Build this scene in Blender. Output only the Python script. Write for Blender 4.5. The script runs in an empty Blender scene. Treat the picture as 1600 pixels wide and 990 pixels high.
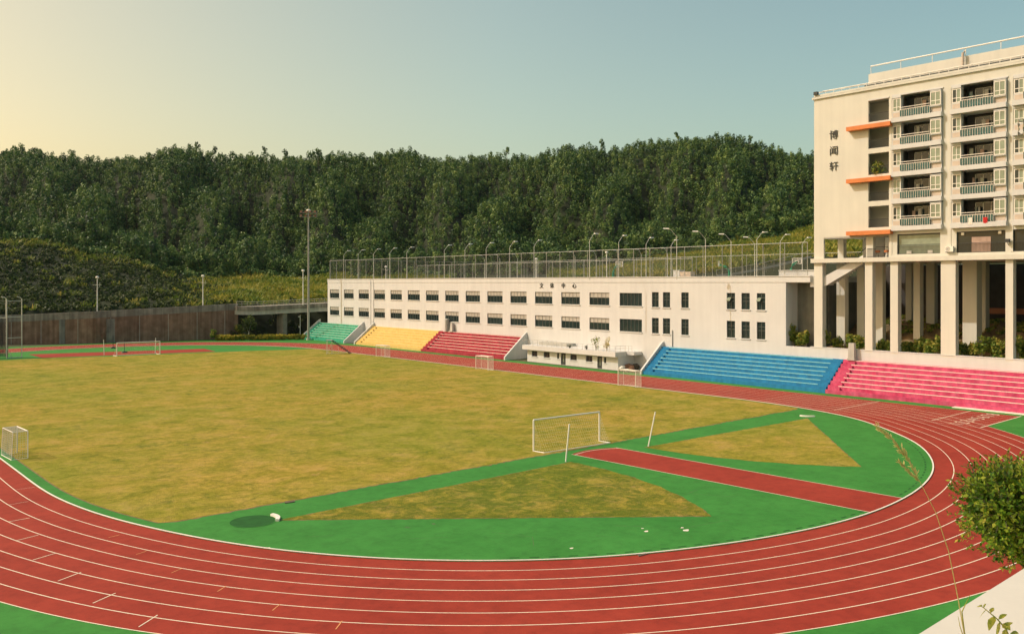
import bpy, bmesh, math, random
import numpy as np
from mathutils import Vector, Matrix
random.seed(7); rng = np.random.default_rng(7)
C = bpy.context.scene.collection
SC = bpy.context.scene
# ------------------------------------------------------------------ camera
F, HY, VPX, H, CX = 1340.0, 442.0, -368.0, 13.5, 800.0
_t = math.atan2(VPX-CX, F)
S0, S1 = math.sin(_t), math.cos(_t)          # world +y (along the straights) in camera right / forward
C0, C1 = math.cos(_t), -math.sin(_t)         # world +x (across the field) in camera right / forward
cam_d = bpy.data.cameras.new('camera'); cam = bpy.data.objects.new('camera', cam_d); C.objects.link(cam)
SC.camera = cam
cam.location = (0, 0, H); cam.rotation_euler = (math.radians(90), 0, -math.atan2(C1, S1))
cam_d.sensor_width = 36; cam_d.lens = F/1600*36; cam_d.shift_y = -(495-HY)/1600
cam_d.clip_start = 0.1; cam_d.clip_end = 5000
# ------------------------------------------------------------------ light
HAZE = 0.00003
SUN_EL = math.radians(43); SD = Vector((-0.74, 0.67, 0)).normalized()
SC.world = bpy.data.worlds.new('World'); W = SC.world; W.use_nodes = True
nt = W.node_tree; nt.nodes.clear()
out = nt.nodes.new('ShaderNodeOutputWorld'); bg = nt.nodes.new('ShaderNodeBackground')
sky = nt.nodes.new('ShaderNodeTexSky'); sky.sky_type = 'NISHITA'; sky.sun_disc = False
sky.sun_elevation = SUN_EL; sky.sun_rotation = math.atan2(SD.x, SD.y)
sky.air_density = 1.2; sky.dust_density = 3.5; sky.ozone_density = 1.5; sky.altitude = 100
tint = nt.nodes.new('ShaderNodeMix'); tint.data_type = 'RGBA'; tint.blend_type = 'MULTIPLY'
tint.inputs['Factor'].default_value = 1.0
tc = nt.nodes.new('ShaderNodeTexCoord'); dp = nt.nodes.new('ShaderNodeVectorMath'); dp.operation = 'DOT_PRODUCT'
dp.inputs[1].default_value = tuple(SD); nt.links.new(tc.outputs['Generated'], dp.inputs[0])
mr = nt.nodes.new('ShaderNodeMapRange'); mr.inputs[1].default_value = -.5; mr.inputs[2].default_value = .57; nt.links.new(dp.outputs['Value'], mr.inputs[0])
rmp = nt.nodes.new('ShaderNodeValToRGB'); rmp.color_ramp.elements.new(.5)
for e_, (p_, c_) in zip(rmp.color_ramp.elements, ((0, (1.06, 1.14, .86)), (.5, (1.36, 1.25, .85)), (1, (1.62, 1.15, .64)))): e_.position = p_; e_.color = (*c_, 1)
nt.links.new(mr.outputs[0], rmp.inputs[0]); nt.links.new(rmp.outputs[0], tint.inputs['B'])
nt.links.new(sky.outputs[0], tint.inputs['A']); nt.links.new(tint.outputs['Result'], bg.inputs[0])
nt.links.new(bg.outputs[0], out.inputs[0]); bg.inputs[1].default_value = 0.15
sl = bpy.data.lights.new('sun', 'SUN'); sl.energy = 2.65; sl.angle = math.radians(0.55); sl.color = (1.0, 0.955, 0.89)
so = bpy.data.objects.new('sun', sl); C.objects.link(so)
sdir = Vector((SD.x*math.cos(SUN_EL), SD.y*math.cos(SUN_EL), math.sin(SUN_EL)))
so.rotation_euler = sdir.to_track_quat('Z', 'Y').to_euler(); so.location = (0, 0, 80)
SC.view_settings.view_transform = 'Standard'; SC.view_settings.look = 'None'
SC.view_settings.exposure = 0.0; SC.view_settings.gamma = 1
# ------------------------------------------------------------------ geometry helpers
def G(px, py, z=0.0):                        # photo pixel -> point on the level plane z
    Z = F*(H-z)/(py-HY); X = (px-CX)*Z/F
    return (X*C0+Z*C1, X*S0+Z*S1)
def U(px, xp=103.0):                         # photo column -> y on the vertical plane x = xp
    r = (px-CX)/F; return xp*(r*S0+S1)/(r*C0+C1)
def PZ(px, Z, py=None):                      # photo column and depth -> world xy (and z)
    X = (px-CX)*Z/F; x, y = X*C0+Z*C1, X*S0+Z*S1
    return (x, y) if py is None else (x, y, H+(HY-py)*Z/F)
def cpx(x, y):                               # world -> photo column, depth
    X = x*C0+y*S0; Z = x*C1+y*S1; return CX+F*X/Z, Z
class MB:
    def __init__(s): s.v = []; s.f = []
    def quad(s, *p):
        n = len(s.v); s.v += [tuple(q) for q in p]; s.f.append(tuple(range(n, n+len(p)))); return s
    def hexa(s, b, t):                       # two loops of 4 points
        n = len(s.v); s.v += [tuple(q) for q in b]+[tuple(q) for q in t]
        s.f += [(n+3, n+2, n+1, n), (n+4, n+5, n+6, n+7)]
        for i in range(4):
            j = (i+1) % 4; s.f.append((n+i, n+j, n+4+j, n+4+i))
        return s
    def box(s, x0, x1, y0, y1, z0, z1):
        if x0 > x1: x0, x1 = x1, x0
        if y0 > y1: y0, y1 = y1, y0
        if z0 > z1: z0, z1 = z1, z0
        return s.hexa([(x0, y0, z0), (x1, y0, z0), (x1, y1, z0), (x0, y1, z0)], [(x0, y0, z1), (x1, y0, z1), (x1, y1, z1), (x0, y1, z1)])
    def tube(s, pts, r, n=6, caps=True):
        pts = [Vector(p) for p in pts]; rs = r if isinstance(r, (list, tuple)) else [r]*len(pts)
        base = len(s.v)
        for i, p in enumerate(pts):
            d = (pts[min(i+1, len(pts)-1)]-pts[max(i-1, 0)]).normalized()
            a = Vector((0, 0, 1)) if abs(d.z) < .9 else Vector((1, 0, 0))
            e1 = d.cross(a).normalized(); e2 = d.cross(e1)
            for k in range(n):
                t = 2*math.pi*k/n; s.v.append(tuple(p+(e1*math.cos(t)+e2*math.sin(t))*rs[i]))
        for i in range(len(pts)-1):
            for k in range(n):
                a = base+i*n+k; b = base+i*n+(k+1) % n; s.f.append((a, b, b+n, a+n))
        if caps:
            s.f.append(tuple(base+k for k in range(n))[::-1]); s.f.append(tuple(base+(len(pts)-1)*n+k for k in range(n)))
        return s
    def prism(s, poly, z0, z1):
        n = len(s.v); m = len(poly)
        s.v += [(p[0], p[1], z0) for p in poly]+[(p[0], p[1], z1) for p in poly]
        s.f.append(tuple(range(n, n+m))[::-1]); s.f.append(tuple(range(n+m, n+2*m)))
        for i in range(m):
            j = (i+1) % m; s.f.append((n+i, n+j, n+m+j, n+m+i))
        return s
    def blob(s, c, r, seg=10, rings=7, jit=.0, sc=(1, 1, 1), rnd=None):
        base = len(s.v); rnd = rnd or random
        for i in range(1, rings):
            th = math.pi*i/rings
            for k in range(seg):
                ph = 2*math.pi*k/seg; q = r*(1+rnd.uniform(-jit, jit))
                s.v.append((c[0]+q*sc[0]*math.sin(th)*math.cos(ph), c[1]+q*sc[1]*math.sin(th)*math.sin(ph), c[2]+q*sc[2]*math.cos(th)))
        t = len(s.v); s.v.append((c[0], c[1], c[2]+r*sc[2])); s.v.append((c[0], c[1], c[2]-r*sc[2]))
        for i in range(rings-2):
            for k in range(seg):
                a = base+i*seg+k; b = base+i*seg+(k+1) % seg; s.f.append((a, a+seg, b+seg, b))
        for k in range(seg):
            s.f.append((t, base+k, base+(k+1) % seg)); q = base+(rings-2)*seg
            s.f.append((t+1, q+(k+1) % seg, q+k))
        return s
    def shift(s, dx, dy, dz=0): s.v = [(a+dx, b+dy, c+dz) for a, b, c in s.v]; return s
    def mesh(s, name, mat, smooth=False):
        me = bpy.data.meshes.new(name); me.from_pydata(s.v, [], s.f); me.materials.append(mat); me.update()
        if smooth: me.shade_smooth()
        return me
    def build(s, name, mat, parent=None, smooth=False, **k):
        o = bpy.data.objects.new(name, s.mesh(name, mat, smooth)); C.objects.link(o)
        if parent is not None: o.parent = parent
        tag(o, **k); return o
def tag(o, label=None, cat=None, group=None, kind=None):
    if label: o['label'] = label
    if cat: o['category'] = cat
    if group: o['group'] = group
    if kind: o['kind'] = kind
    return o
def thing(name, label, cat, loc=(0, 0, 0), rz=0, group=None):
    o = bpy.data.objects.new(name, None); C.objects.link(o); o.location = loc; o.rotation_euler = (0, 0, rz)
    o.empty_display_size = .3; return tag(o, label, cat, group)
def lk(name, me, parent=None, loc=None, **k):
    o = bpy.data.objects.new(name, me); C.objects.link(o)
    if parent is not None: o.parent = parent
    if loc: o.location = loc
    return tag(o, **k)
def kids(o): return [c for c in list(bpy.data.objects) if c.parent == o]
def copy_tree(src, children, parent=None):
    c = src.copy(); C.objects.link(c); c.parent = parent
    for ch, sub in children: copy_tree(ch, sub, c)
    return c
def tree_of(o): return [(c, tree_of(c)) for c in kids(o)]
def np_mesh(name, verts, faces_per, mat, smooth=False):
    """verts (N,k,3): N polygons of k corners"""
    n, k = verts.shape[:2]; me = bpy.data.meshes.new(name)
    me.vertices.add(n*k); me.vertices.foreach_set('co', verts.astype(np.float32).ravel())
    me.loops.add(n*k); me.loops.foreach_set('vertex_index', np.arange(n*k, dtype=np.int32))
    me.polygons.add(n); me.polygons.foreach_set('loop_start', np.arange(0, n*k, k, dtype=np.int32))
    me.materials.append(mat); me.update(calc_edges=True); me.validate(); return me
# ------------------------------------------------------------------ materials
def mat(name, col, rough=.8, var=.0, scale=1.0, col2=None, metal=0, bump=0, bscale=40, detail=6, spec=.3, streak=0, stretch=(1, 1, 1)):
    m = bpy.data.materials.new(name); m.use_nodes = True; t = m.node_tree; b = t.nodes['Principled BSDF']
    b.inputs['Roughness'].default_value = rough; b.inputs['Metallic'].default_value = metal
    b.inputs['Specular IOR Level'].default_value = spec
    b.inputs['Base Color'].default_value = (*col, 1)
    if var or col2 or bump or streak:
        g = t.nodes.new('ShaderNodeNewGeometry'); mp = t.nodes.new('ShaderNodeMapping'); mp.inputs['Scale'].default_value = stretch
        t.links.new(g.outputs['Position'], mp.inputs[0])
    if var or col2:
        n = t.nodes.new('ShaderNodeTexNoise'); n.inputs['Scale'].default_value = scale; n.inputs['Detail'].default_value = detail
        n.inputs['Roughness'].default_value = .62
        t.links.new(mp.outputs[0], n.inputs[0])
        r = t.nodes.new('ShaderNodeValToRGB'); r.color_ramp.elements[0].position = .32; r.color_ramp.elements[1].position = .68
        c2 = col2 or tuple(min(1, c*(1+var)) for c in col); c1 = col if col2 else tuple(c*(1-var) for c in col)
        r.color_ramp.elements[0].color = (*c1, 1); r.color_ramp.elements[1].color = (*c2, 1)
        t.links.new(n.outputs[0], r.inputs[0]); last = r.outputs[0]
        if streak:
            mp2 = t.nodes.new('ShaderNodeMapping'); mp2.inputs['Scale'].default_value = (1.6, 1.6, .06)
            t.links.new(g.outputs['Position'], mp2.inputs[0]); n2 = t.nodes.new('ShaderNodeTexNoise'); n2.inputs['Scale'].default_value = 1.0; n2.inputs['Detail'].default_value = 5
            t.links.new(mp2.outputs[0], n2.inputs[0]); r2 = t.nodes.new('ShaderNodeValToRGB')
            r2.color_ramp.elements[0].position = .35; r2.color_ramp.elements[1].position = .62
            r2.color_ramp.elements[0].color = (1-streak,)*3+(1,); r2.color_ramp.elements[1].color = (1, 1, 1, 1)
            t.links.new(n2.outputs[0], r2.inputs[0]); mx = t.nodes.new('ShaderNodeMix'); mx.data_type = 'RGBA'; mx.blend_type = 'MULTIPLY'
            mx.inputs['Factor'].default_value = 1; t.links.new(last, mx.inputs['A']); t.links.new(r2.outputs[0], mx.inputs['B']); last = mx.outputs['Result']
        t.links.new(last, b.inputs['Base Color'])
    if bump:
        n = t.nodes.new('ShaderNodeTexNoise'); n.inputs['Scale'].default_value = bscale; n.inputs['Detail'].default_value = 4
        t.links.new(g.outputs['Position'], n.inputs[0]); bp = t.nodes.new('ShaderNodeBump'); bp.inputs['Strength'].default_value = bump; bp.inputs['Distance'].default_value = .05
        t.links.new(n.outputs[0], bp.inputs['Height']); t.links.new(bp.outputs[0], b.inputs['Normal'])
    return m
def leafmat(name, stops, scale=.15, trans=.25, islvar=.35, rough=.6, spec=.2):
    m = bpy.data.materials.new(name); m.use_nodes = True; t = m.node_tree; N = t.nodes; N.clear()
    o = N.new('ShaderNodeOutputMaterial'); g = N.new('ShaderNodeNewGeometry'); n = N.new('ShaderNodeTexNoise')
    n.inputs['Scale'].default_value = scale; n.inputs['Detail'].default_value = 3; t.links.new(g.outputs['Position'], n.inputs[0])
    ad = N.new('ShaderNodeMath'); ad.operation = 'MULTIPLY_ADD'; ad.inputs[1].default_value = islvar; t.links.new(g.outputs['Random Per Island'], ad.inputs[0])
    sb = N.new('ShaderNodeMath'); sb.operation = 'SUBTRACT'; sb.inputs[1].default_value = islvar*.5; t.links.new(n.outputs[0], sb.inputs[0]); t.links.new(sb.outputs[0], ad.inputs[2])
    r = N.new('ShaderNodeValToRGB'); cr = r.color_ramp
    while len(cr.elements) < len(stops): cr.elements.new(.5)
    for e, (p, c) in zip(cr.elements, stops): e.position = p; e.color = (*c, 1)
    t.links.new(ad.outputs[0], r.inputs[0])
    b = N.new('ShaderNodeBsdfPrincipled'); b.inputs['Roughness'].default_value = rough; b.inputs['Specular IOR Level'].default_value = .25
    tr = N.new('ShaderNodeBsdfTranslucent'); mx = N.new('ShaderNodeMixShader'); mx.inputs[0].default_value = trans
    t.links.new(r.outputs[0], b.inputs['Base Color']); t.links.new(r.outputs[0], tr.inputs[0])
    t.links.new(b.outputs[0], mx.inputs[1]); t.links.new(tr.outputs[0], mx.inputs[2]); t.links.new(mx.outputs[0], o.inputs[0])
    return m
def netmat(name, col, cell, thick):
    m = bpy.data.materials.new(name); m.use_nodes = True; t = m.node_tree; N = t.nodes; N.clear()
    o = N.new('ShaderNodeOutputMaterial'); g = N.new('ShaderNodeNewGeometry'); sep = N.new('ShaderNodeSeparateXYZ'); t.links.new(g.outputs['Position'], sep.inputs[0])
    def line(sock):
        a = N.new('ShaderNodeMath'); a.operation = 'MULTIPLY'; a.inputs[1].default_value = 1/cell; t.links.new(sock, a.inputs[0])
        f_ = N.new('ShaderNodeMath'); f_.operation = 'FRACT'; t.links.new(a.outputs[0], f_.inputs[0])
        l = N.new('ShaderNodeMath'); l.operation = 'LESS_THAN'; l.inputs[1].default_value = thick; t.links.new(f_.outputs[0], l.inputs[0]); return l.outputs[0]
    s1 = N.new('ShaderNodeMath'); s1.operation = 'ADD'; t.links.new(sep.outputs[0], s1.inputs[0]); t.links.new(sep.outputs[1], s1.inputs[1])
    a1 = N.new('ShaderNodeMath'); a1.operation = 'ADD'; t.links.new(s1.outputs[0], a1.inputs[0]); t.links.new(sep.outputs[2], a1.inputs[1])
    a2 = N.new('ShaderNodeMath'); a2.operation = 'SUBTRACT'; t.links.new(s1.outputs[0], a2.inputs[0]); t.links.new(sep.outputs[2], a2.inputs[1])
    mxm = N.new('ShaderNodeMath'); mxm.operation = 'MAXIMUM'; t.links.new(line(a1.outputs[0]), mxm.inputs[0]); t.links.new(line(a2.outputs[0]), mxm.inputs[1])
    b = N.new('ShaderNodeBsdfPrincipled'); b.inputs['Base Color'].default_value = (*col, 1); b.inputs['Roughness'].default_value = .6
    tr = N.new('ShaderNodeBsdfTransparent'); mx = N.new('ShaderNodeMixShader'); t.links.new(mxm.outputs[0], mx.inputs[0])
    t.links.new(tr.outputs[0], mx.inputs[1]); t.links.new(b.outputs[0], mx.inputs[2]); t.links.new(mx.outputs[0], o.inputs[0]); return m
M = {}
M['grass'] = None
M['red'] = mat('track_rubber', (.275, .026, .016), .85, scale=.35, col2=(.345, .038, .024), bump=.25, bscale=60, spec=.15)
M['green'] = mat('green_rubber', (.032, .185, .027), .85, scale=.3, col2=(.048, .24, .040), bump=.2, bscale=60, spec=.15)
M['dgreen'] = mat('dark_green_rubber', (.018, .10, .022), .8, var=.15, scale=2, spec=.15)
M['scuff'] = mat('scuffed_rubber', (.04, .13, .04), .9, scale=2, col2=(.10, .16, .06))
M['line'] = mat('line_paint', (.74, .66, .52), .7, var=.12, scale=3)
M['oline'] = mat('worn_orange_paint', (.62, .28, .12), .8, var=.2, scale=5)
M['soil'] = mat('soil_ground', (.10, .085, .05), .95, scale=.4, col2=(.05, .085, .03), bump=.5, bscale=8)
M['soil2'] = mat('turf_edge_soil', (.13, .085, .04), .95, scale=1.5, col2=(.24, .18, .09))
M['parapet'] = mat('smooth_parapet_plaster', (.56, .54, .48), .8, scale=2.5, col2=(.62, .60, .54), bump=.05, bscale=60)
M['white'] = mat('white_plaster', (.575, .585, .58), .85, scale=.25, col2=(.63, .64, .63), streak=.05, bump=.1, bscale=30)
M['cream'] = mat('cream_plaster', (.60, .595, .53), .85, scale=.3, col2=(.65, .64, .565), streak=.05, bump=.1, bscale=30)
M['cement'] = mat('grey_render', (.42, .42, .38), .9, scale=.5, col2=(.52, .51, .46), streak=.2)
M['concrete'] = mat('weathered_concrete', (.20, .185, .16), .92, scale=.5, col2=(.36, .34, .29), streak=.45, bump=.4, bscale=4)
M['brickwall'] = mat('stained_brown_wall', (.18, .11, .075), .92, scale=.55, col2=(.32, .215, .155), streak=.4, bump=.5, bscale=5)
M['metal'] = mat('pale_steel', (.58, .58, .53), .45, var=.08, scale=4, metal=.2)
M['grey_metal'] = mat('grey_steel', (.34, .345, .32), .5, var=.1, scale=4, metal=.3)
M['dark_metal'] = mat('dark_steel', (.045, .05, .05), .5, var=.1, scale=4)
M['whitep'] = mat('white_enamel', (.80, .77, .70), .45, var=.06, scale=6)
M['glass'] = mat('window_glass', (.018, .032, .032), .06, var=.3, scale=.7, spec=.5)
M['glassg'] = mat('pale_window_glass', (.22, .27, .20), .15, var=.25, scale=.8, spec=.6)
M['blind'] = mat('cream_blind', (.40, .385, .34), .8, var=.12, scale=1.2)
M['frame'] = mat('dark_window_frame', (.10, .11, .10), .5, var=.1, scale=4)
M['sgreen'] = mat('green_paint', (.03, .30, .19), .75, scale=.9, col2=(.055, .40, .26), streak=.25, bump=.1)
M['syellow'] = mat('yellow_paint', (.60, .44, .13), .75, scale=.9, col2=(.67, .51, .19), streak=.12, bump=.1)
M['sred'] = mat('maroon_paint', (.30, .022, .042), .75, scale=.9, col2=(.42, .045, .07), streak=.25, bump=.1)
M['sblue'] = mat('blue_paint', (.012, .17, .36), .75, scale=.9, col2=(.02, .23, .45), streak=.2, bump=.1)
M['spink'] = mat('pink_paint', (.48, .035, .115), .75, scale=1.1, col2=(.60, .115, .22), streak=.25, bump=.1)
M['ngreen'] = mat('pale_green_edge', (.60, .70, .56), .7, var=.1, scale=3)
M['nblue'] = mat('pale_cyan_edge', (.30, .66, .62), .7, var=.15, scale=3)
M['nwhite'] = mat('pale_edge', (.78, .70, .62), .7, var=.1, scale=3)
M['nyel'] = mat('pale_yellow_edge', (.80, .65, .30), .7, var=.1, scale=3)
M['orange'] = mat('orange_render', (.62, .21, .07), .75, var=.1, scale=1.5)
M['pinkish'] = mat('louvre_panel', (.52, .44, .36), .7, var=.1, scale=2)
M['bark'] = mat('bark', (.12, .10, .075), .9, var=.35, scale=3, bump=.5)
M['pbark'] = mat('pale_bark', (.34, .30, .23), .9, var=.3, scale=2)
M['bgreen'] = mat('hoop_green', (.02, .24, .13), .5, var=.1, scale=4)
M['fence'] = netmat('chain_link', (.10, .11, .10), .07, .05)
M['netw'] = netmat('white_net', (.72, .70, .62), .13, .10)
M['netd'] = netmat('dark_net', (.02, .025, .025), .05, .42)
M['curtain'] = mat('pink_curtain', (.42, .30, .24), .9, var=.15, scale=2)
M['dimwall'] = mat('wall_with_painted_shade', (.055, .05, .045), .8, var=.2, scale=1)  # shade of rooms and undercroft put into a near-black wall colour
M['dimplaster'] = mat('shade_darkened_plaster', (.15, .16, .14), .9, scale=.6, col2=(.22, .22, .19), streak=.3)  # plaster colour darkened to stand for shade on recessed walls, plus stain streaks
M['terra'] = mat('terracotta_beam', (.34, .14, .08), .85, var=.2, scale=1)
M['teal'] = mat('teal_glass_panel', (.012, .085, .09), .12, var=.35, scale=1.5, spec=.6)
M['redc'] = mat('red_cloth', (.55, .03, .03), .9, var=.1, scale=6)
M['rust'] = mat('rubbish_brown', (.20, .11, .07), .9, var=.4, scale=4, bump=.5)
M['forest'] = leafmat('forest_leaves', [(.30, (.016, .048, .022)), (.45, (.052, .118, .032)), (.60, (.14, .225, .05)), (.76, (.31, .37, .11))], .27, .14, .20, .5)
M['scrub'] = leafmat('scrub_leaves', [(.3, (.014, .030, .008)), (.52, (.036, .062, .012)), (.72, (.10, .14, .024))], .3, .25, .25)
M['tuft'] = leafmat('bright_grass_tufts', [(.3, (.09, .15, .02)), (.55, (.20, .25, .04)), (.75, (.36, .30, .07))], .3, .4, .4)
M['meadow'] = leafmat('meadow_grass', [(.3, (.10, .17, .02)), (.5, (.22, .26, .035)), (.7, (.40, .34, .06))], .10, .4, .35)
M['bush'] = leafmat('bush_leaves', [(.3, (.07, .14, .02)), (.5, (.20, .28, .04)), (.75, (.46, .40, .09))], .8, .4, .5)
M['ficus'] = leafmat('glossy_leaves', [(.25, (.045, .12, .012)), (.5, (.14, .24, .018)), (.75, (.36, .40, .045)), (.92, (.56, .34, .07))], 2.2, .35, .5, .35)
M['hedge'] = leafmat('yellow_hedge_leaves', [(.3, (.10, .14, .02)), (.5, (.34, .30, .03)), (.75, (.50, .40, .05))], .35, .3, .4)
M['straw'] = leafmat('straw', [(.3, (.46, .40, .13)), (.7, (.68, .58, .24))], 8, .4, .4)
M['sprig'] = leafmat('sprig_leaves', [(.3, (.20, .26, .03)), (.6, (.46, .44, .07)), (.85, (.58, .48, .12))], 20, .4, .5, .4)
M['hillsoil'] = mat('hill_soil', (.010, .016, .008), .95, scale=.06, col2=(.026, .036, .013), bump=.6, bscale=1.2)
def grass_material(shift=0.0):
    m = bpy.data.materials.new('dry_turf'); m.use_nodes = True; t = m.node_tree; b = t.nodes['Principled BSDF']; N = t.nodes
    g = N.new('ShaderNodeNewGeometry')
    def noise(s, d, stretch=(1, 1, 1), rough=.6, dist=0):
        mp = N.new('ShaderNodeMapping'); mp.inputs['Scale'].default_value = stretch; t.links.new(g.outputs['Position'], mp.inputs[0])
        n = N.new('ShaderNodeTexNoise'); n.inputs['Scale'].default_value = s; n.inputs['Detail'].default_value = d; n.inputs['Roughness'].default_value = rough
        n.inputs['Distortion'].default_value = dist; t.links.new(mp.outputs[0], n.inputs[0]); return n.outputs[0]
    def ramp(s, st):
        r = N.new('ShaderNodeValToRGB'); cr = r.color_ramp
        while len(cr.elements) < len(st): cr.elements.new(.5)
        for e, (p, c) in zip(cr.elements, st): e.position = p; e.color = (*c, 1)
        t.links.new(s, r.inputs[0]); return r.outputs[0]
    def mix(f_, a, b_, mode='MIX'):
        x = N.new('ShaderNodeMix'); x.data_type = 'RGBA'; x.blend_type = mode
        if isinstance(f_, float): x.inputs['Factor'].default_value = f_
        else: t.links.new(f_, x.inputs['Factor'])
        t.links.new(a, x.inputs['A']); t.links.new(b_, x.inputs['B']); return x.outputs['Result']
    base = ramp(noise(.34, 11, rough=.78, dist=.4), [(.32, (.135, .15, .018)), (.44, (.24, .22, .026)), (.55, (.33, .262, .052)), (.70, (.40, .285, .095))])
    gm = ramp(noise(.55, 12, rough=.82, dist=1.0), [(.50-shift, (0, 0, 0)), (.63-shift, (.85, .85, .85))])
    grn = ramp(noise(3., 3), [(.3, (.06, .105, .012)), (.7, (.14, .165, .02))])
    near = ramp(noise(.10, 4), [(.40-2*shift, (.12, .12, .12)), (.60-2*shift, (1, 1, 1))])
    c = mix(mix(1.0, gm, near, 'MULTIPLY'), base, grn)
    br = ramp(noise(.7, 9, rough=.78), [(.57, (0, 0, 0)), (.70, (.75, .75, .75))]); brc = ramp(noise(2., 2), [(.3, (.33, .22, .09)), (.7, (.44, .31, .15))])
    c = mix(br, c, brc)
    broad = ramp(noise(.055, 4), [(.36, (.84, .97, .82)), (.64, (1.10, 1.01, 1.04))])
    c = mix(1.0, c, broad, 'MULTIPLY')
    fine = ramp(noise(1.7, 10, rough=.88), [(.32, (.58, .60, .50)), (.50, (.98, .98, .96)), (.68, (1.36, 1.30, 1.22))])
    c = mix(1.0, c, fine, 'MULTIPLY')
    t.links.new(c, b.inputs['Base Color']); b.inputs['Roughness'].default_value = .95; b.inputs['Specular IOR Level'].default_value = .1
    n = N.new('ShaderNodeTexNoise'); n.inputs['Scale'].default_value = 14; n.inputs['Detail'].default_value = 5; t.links.new(g.outputs['Position'], n.inputs[0])
    bp = N.new('ShaderNodeBump'); bp.inputs['Strength'].default_value = .9; bp.inputs['Distance'].default_value = .06; t.links.new(n.outputs[0], bp.inputs['Height']); t.links.new(bp.outputs[0], b.inputs['Normal'])
    return m
def rubber(name, c1, c2, dirt, light):
    m = bpy.data.materials.new(name); m.use_nodes = True; t = m.node_tree; b = t.nodes['Principled BSDF']; N = t.nodes
    g = N.new('ShaderNodeNewGeometry')
    def noise(s_, d, rough=.6, st=(1, 1, 1)):
        mp = N.new('ShaderNodeMapping'); mp.inputs['Scale'].default_value = st; t.links.new(g.outputs['Position'], mp.inputs[0])
        n = N.new('ShaderNodeTexNoise'); n.inputs['Scale'].default_value = s_; n.inputs['Detail'].default_value = d; n.inputs['Roughness'].default_value = rough; t.links.new(mp.outputs[0], n.inputs[0]); return n.outputs[0]
    def ramp(s_, st):
        r = N.new('ShaderNodeValToRGB'); cr = r.color_ramp
        while len(cr.elements) < len(st): cr.elements.new(.5)
        for e, (p, c) in zip(cr.elements, st): e.position = p; e.color = (*c, 1)
        t.links.new(s_, r.inputs[0]); return r.outputs[0]
    def mix(f_, a, b_, mode='MIX'):
        x = N.new('ShaderNodeMix'); x.data_type = 'RGBA'; x.blend_type = mode
        if isinstance(f_, float): x.inputs['Factor'].default_value = f_
        else: t.links.new(f_, x.inputs['Factor'])
        t.links.new(a, x.inputs['A']); t.links.new(b_, x.inputs['B']); return x.outputs['Result']
    c = ramp(noise(.22, 9, .7), [(.3, c1), (.7, c2)])
    c = mix(1.0, c, ramp(noise(1.3, 9, .75), [(.32, (.80, .80, .80)), (.5, (1, 1, 1)), (.7, (1.10, 1.12, 1.12))]), 'MULTIPLY')
    dn = N.new('ShaderNodeRGB'); dn.outputs[0].default_value = (*dirt, 1); c = mix(ramp(noise(.55, 10, .8), [(.60, (0, 0, 0)), (.78, (.45, .45, .45))]), c, dn.outputs[0])
    ln = N.new('ShaderNodeRGB'); ln.outputs[0].default_value = (*light, 1); c = mix(ramp(noise(.9, 10, .82, (1, .35, 1)), [(.61, (0, 0, 0)), (.75, (.35, .35, .35))]), c, ln.outputs[0])
    t.links.new(c, b.inputs['Base Color']); b.inputs['Roughness'].default_value = .85; b.inputs['Specular IOR Level'].default_value = .2
    n = noise(35, 4, .7); bp = N.new('ShaderNodeBump'); bp.inputs['Strength'].default_value = .35; bp.inputs['Distance'].default_value = .02; t.links.new(n, bp.inputs['Height']); t.links.new(bp.outputs[0], b.inputs['Normal'])
    return m
M['red'] = rubber('track_rubber', (.245, .027, .016), (.325, .042, .025), (.16, .035, .025), (.46, .12, .085))
M['green'] = rubber('green_rubber', (.030, .175, .027), (.050, .24, .043), (.035, .11, .03), (.11, .26, .085))
M['grass'] = grass_material()
M['grass2'] = grass_material(.10)
# ------------------------------------------------------------------ ground, track and field
MB().quad((-1500, -1500, -.02), (2500, -1500, -.02), (2500, 2500, -.02), (-1500, 2500, -.02)).build('ground', M['soil'], kind='structure')
MB().quad((-9, -2, 0), (98.3, -2, 0), (98.3, 206, 0), (-9, 206, 0)).build('green_apron', M['green'], kind='structure')
near_px = [(55.2, 759.6), (82.7, 778.1), (130, 797), (169.4, 810.8), (228.5, 824.6), (307, 842), (398, 857), (500, 868), (587.5, 874.4), (681, 878), (775, 878.4), (900, 875.6), (1037.5, 864), (1162.5, 847.8), (1256, 831), (1350, 808.4), (1413, 781.5), (1444, 761.6), (1463, 735.8), (1458, 715), (1437, 693), (1403, 677.5), (1358, 660), (1324, 650)]
path = [(13.6, y) for y in np.linspace(156, 68, 40)]+[G(*p) for p in near_px]+[(84.6, 49.5)]+[(85.5, y) for y in np.linspace(57, 156, 50)]
path += [(49.55+35.95*math.cos(a), 156+35.95*math.sin(a)) for a in np.linspace(.03, math.pi-.03, 60)]
P_ = np.array(path+[path[0]]); seg = np.hypot(*np.diff(P_, axis=0).T); cum = np.r_[0, np.cumsum(seg)]
NS = int(cum[-1]/.5); tt = np.linspace(0, cum[-1], NS, endpoint=False)
cur = np.c_[np.interp(tt, cum, P_[:, 0]), np.interp(tt, cum, P_[:, 1])]
k_ = np.exp(-.5*(np.arange(-20, 21)*.5/2.6)**2); k_ /= k_.sum()
ext = np.r_[cur[-20:], cur, cur[:20]]
cur = np.c_[np.convolve(ext[:, 0], k_, 'valid'), np.convolve(ext[:, 1], k_, 'valid')]
tan = np.roll(cur, -1, 0)-np.roll(cur, 1, 0); tan /= np.linalg.norm(tan, axis=1)[:, None]
nor = np.c_[tan[:, 1], -tan[:, 0]]
if np.dot(nor[0], (-1, 0)) < 0: nor = -nor
LW = 1.29
def off(d): return cur+nor*d
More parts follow.
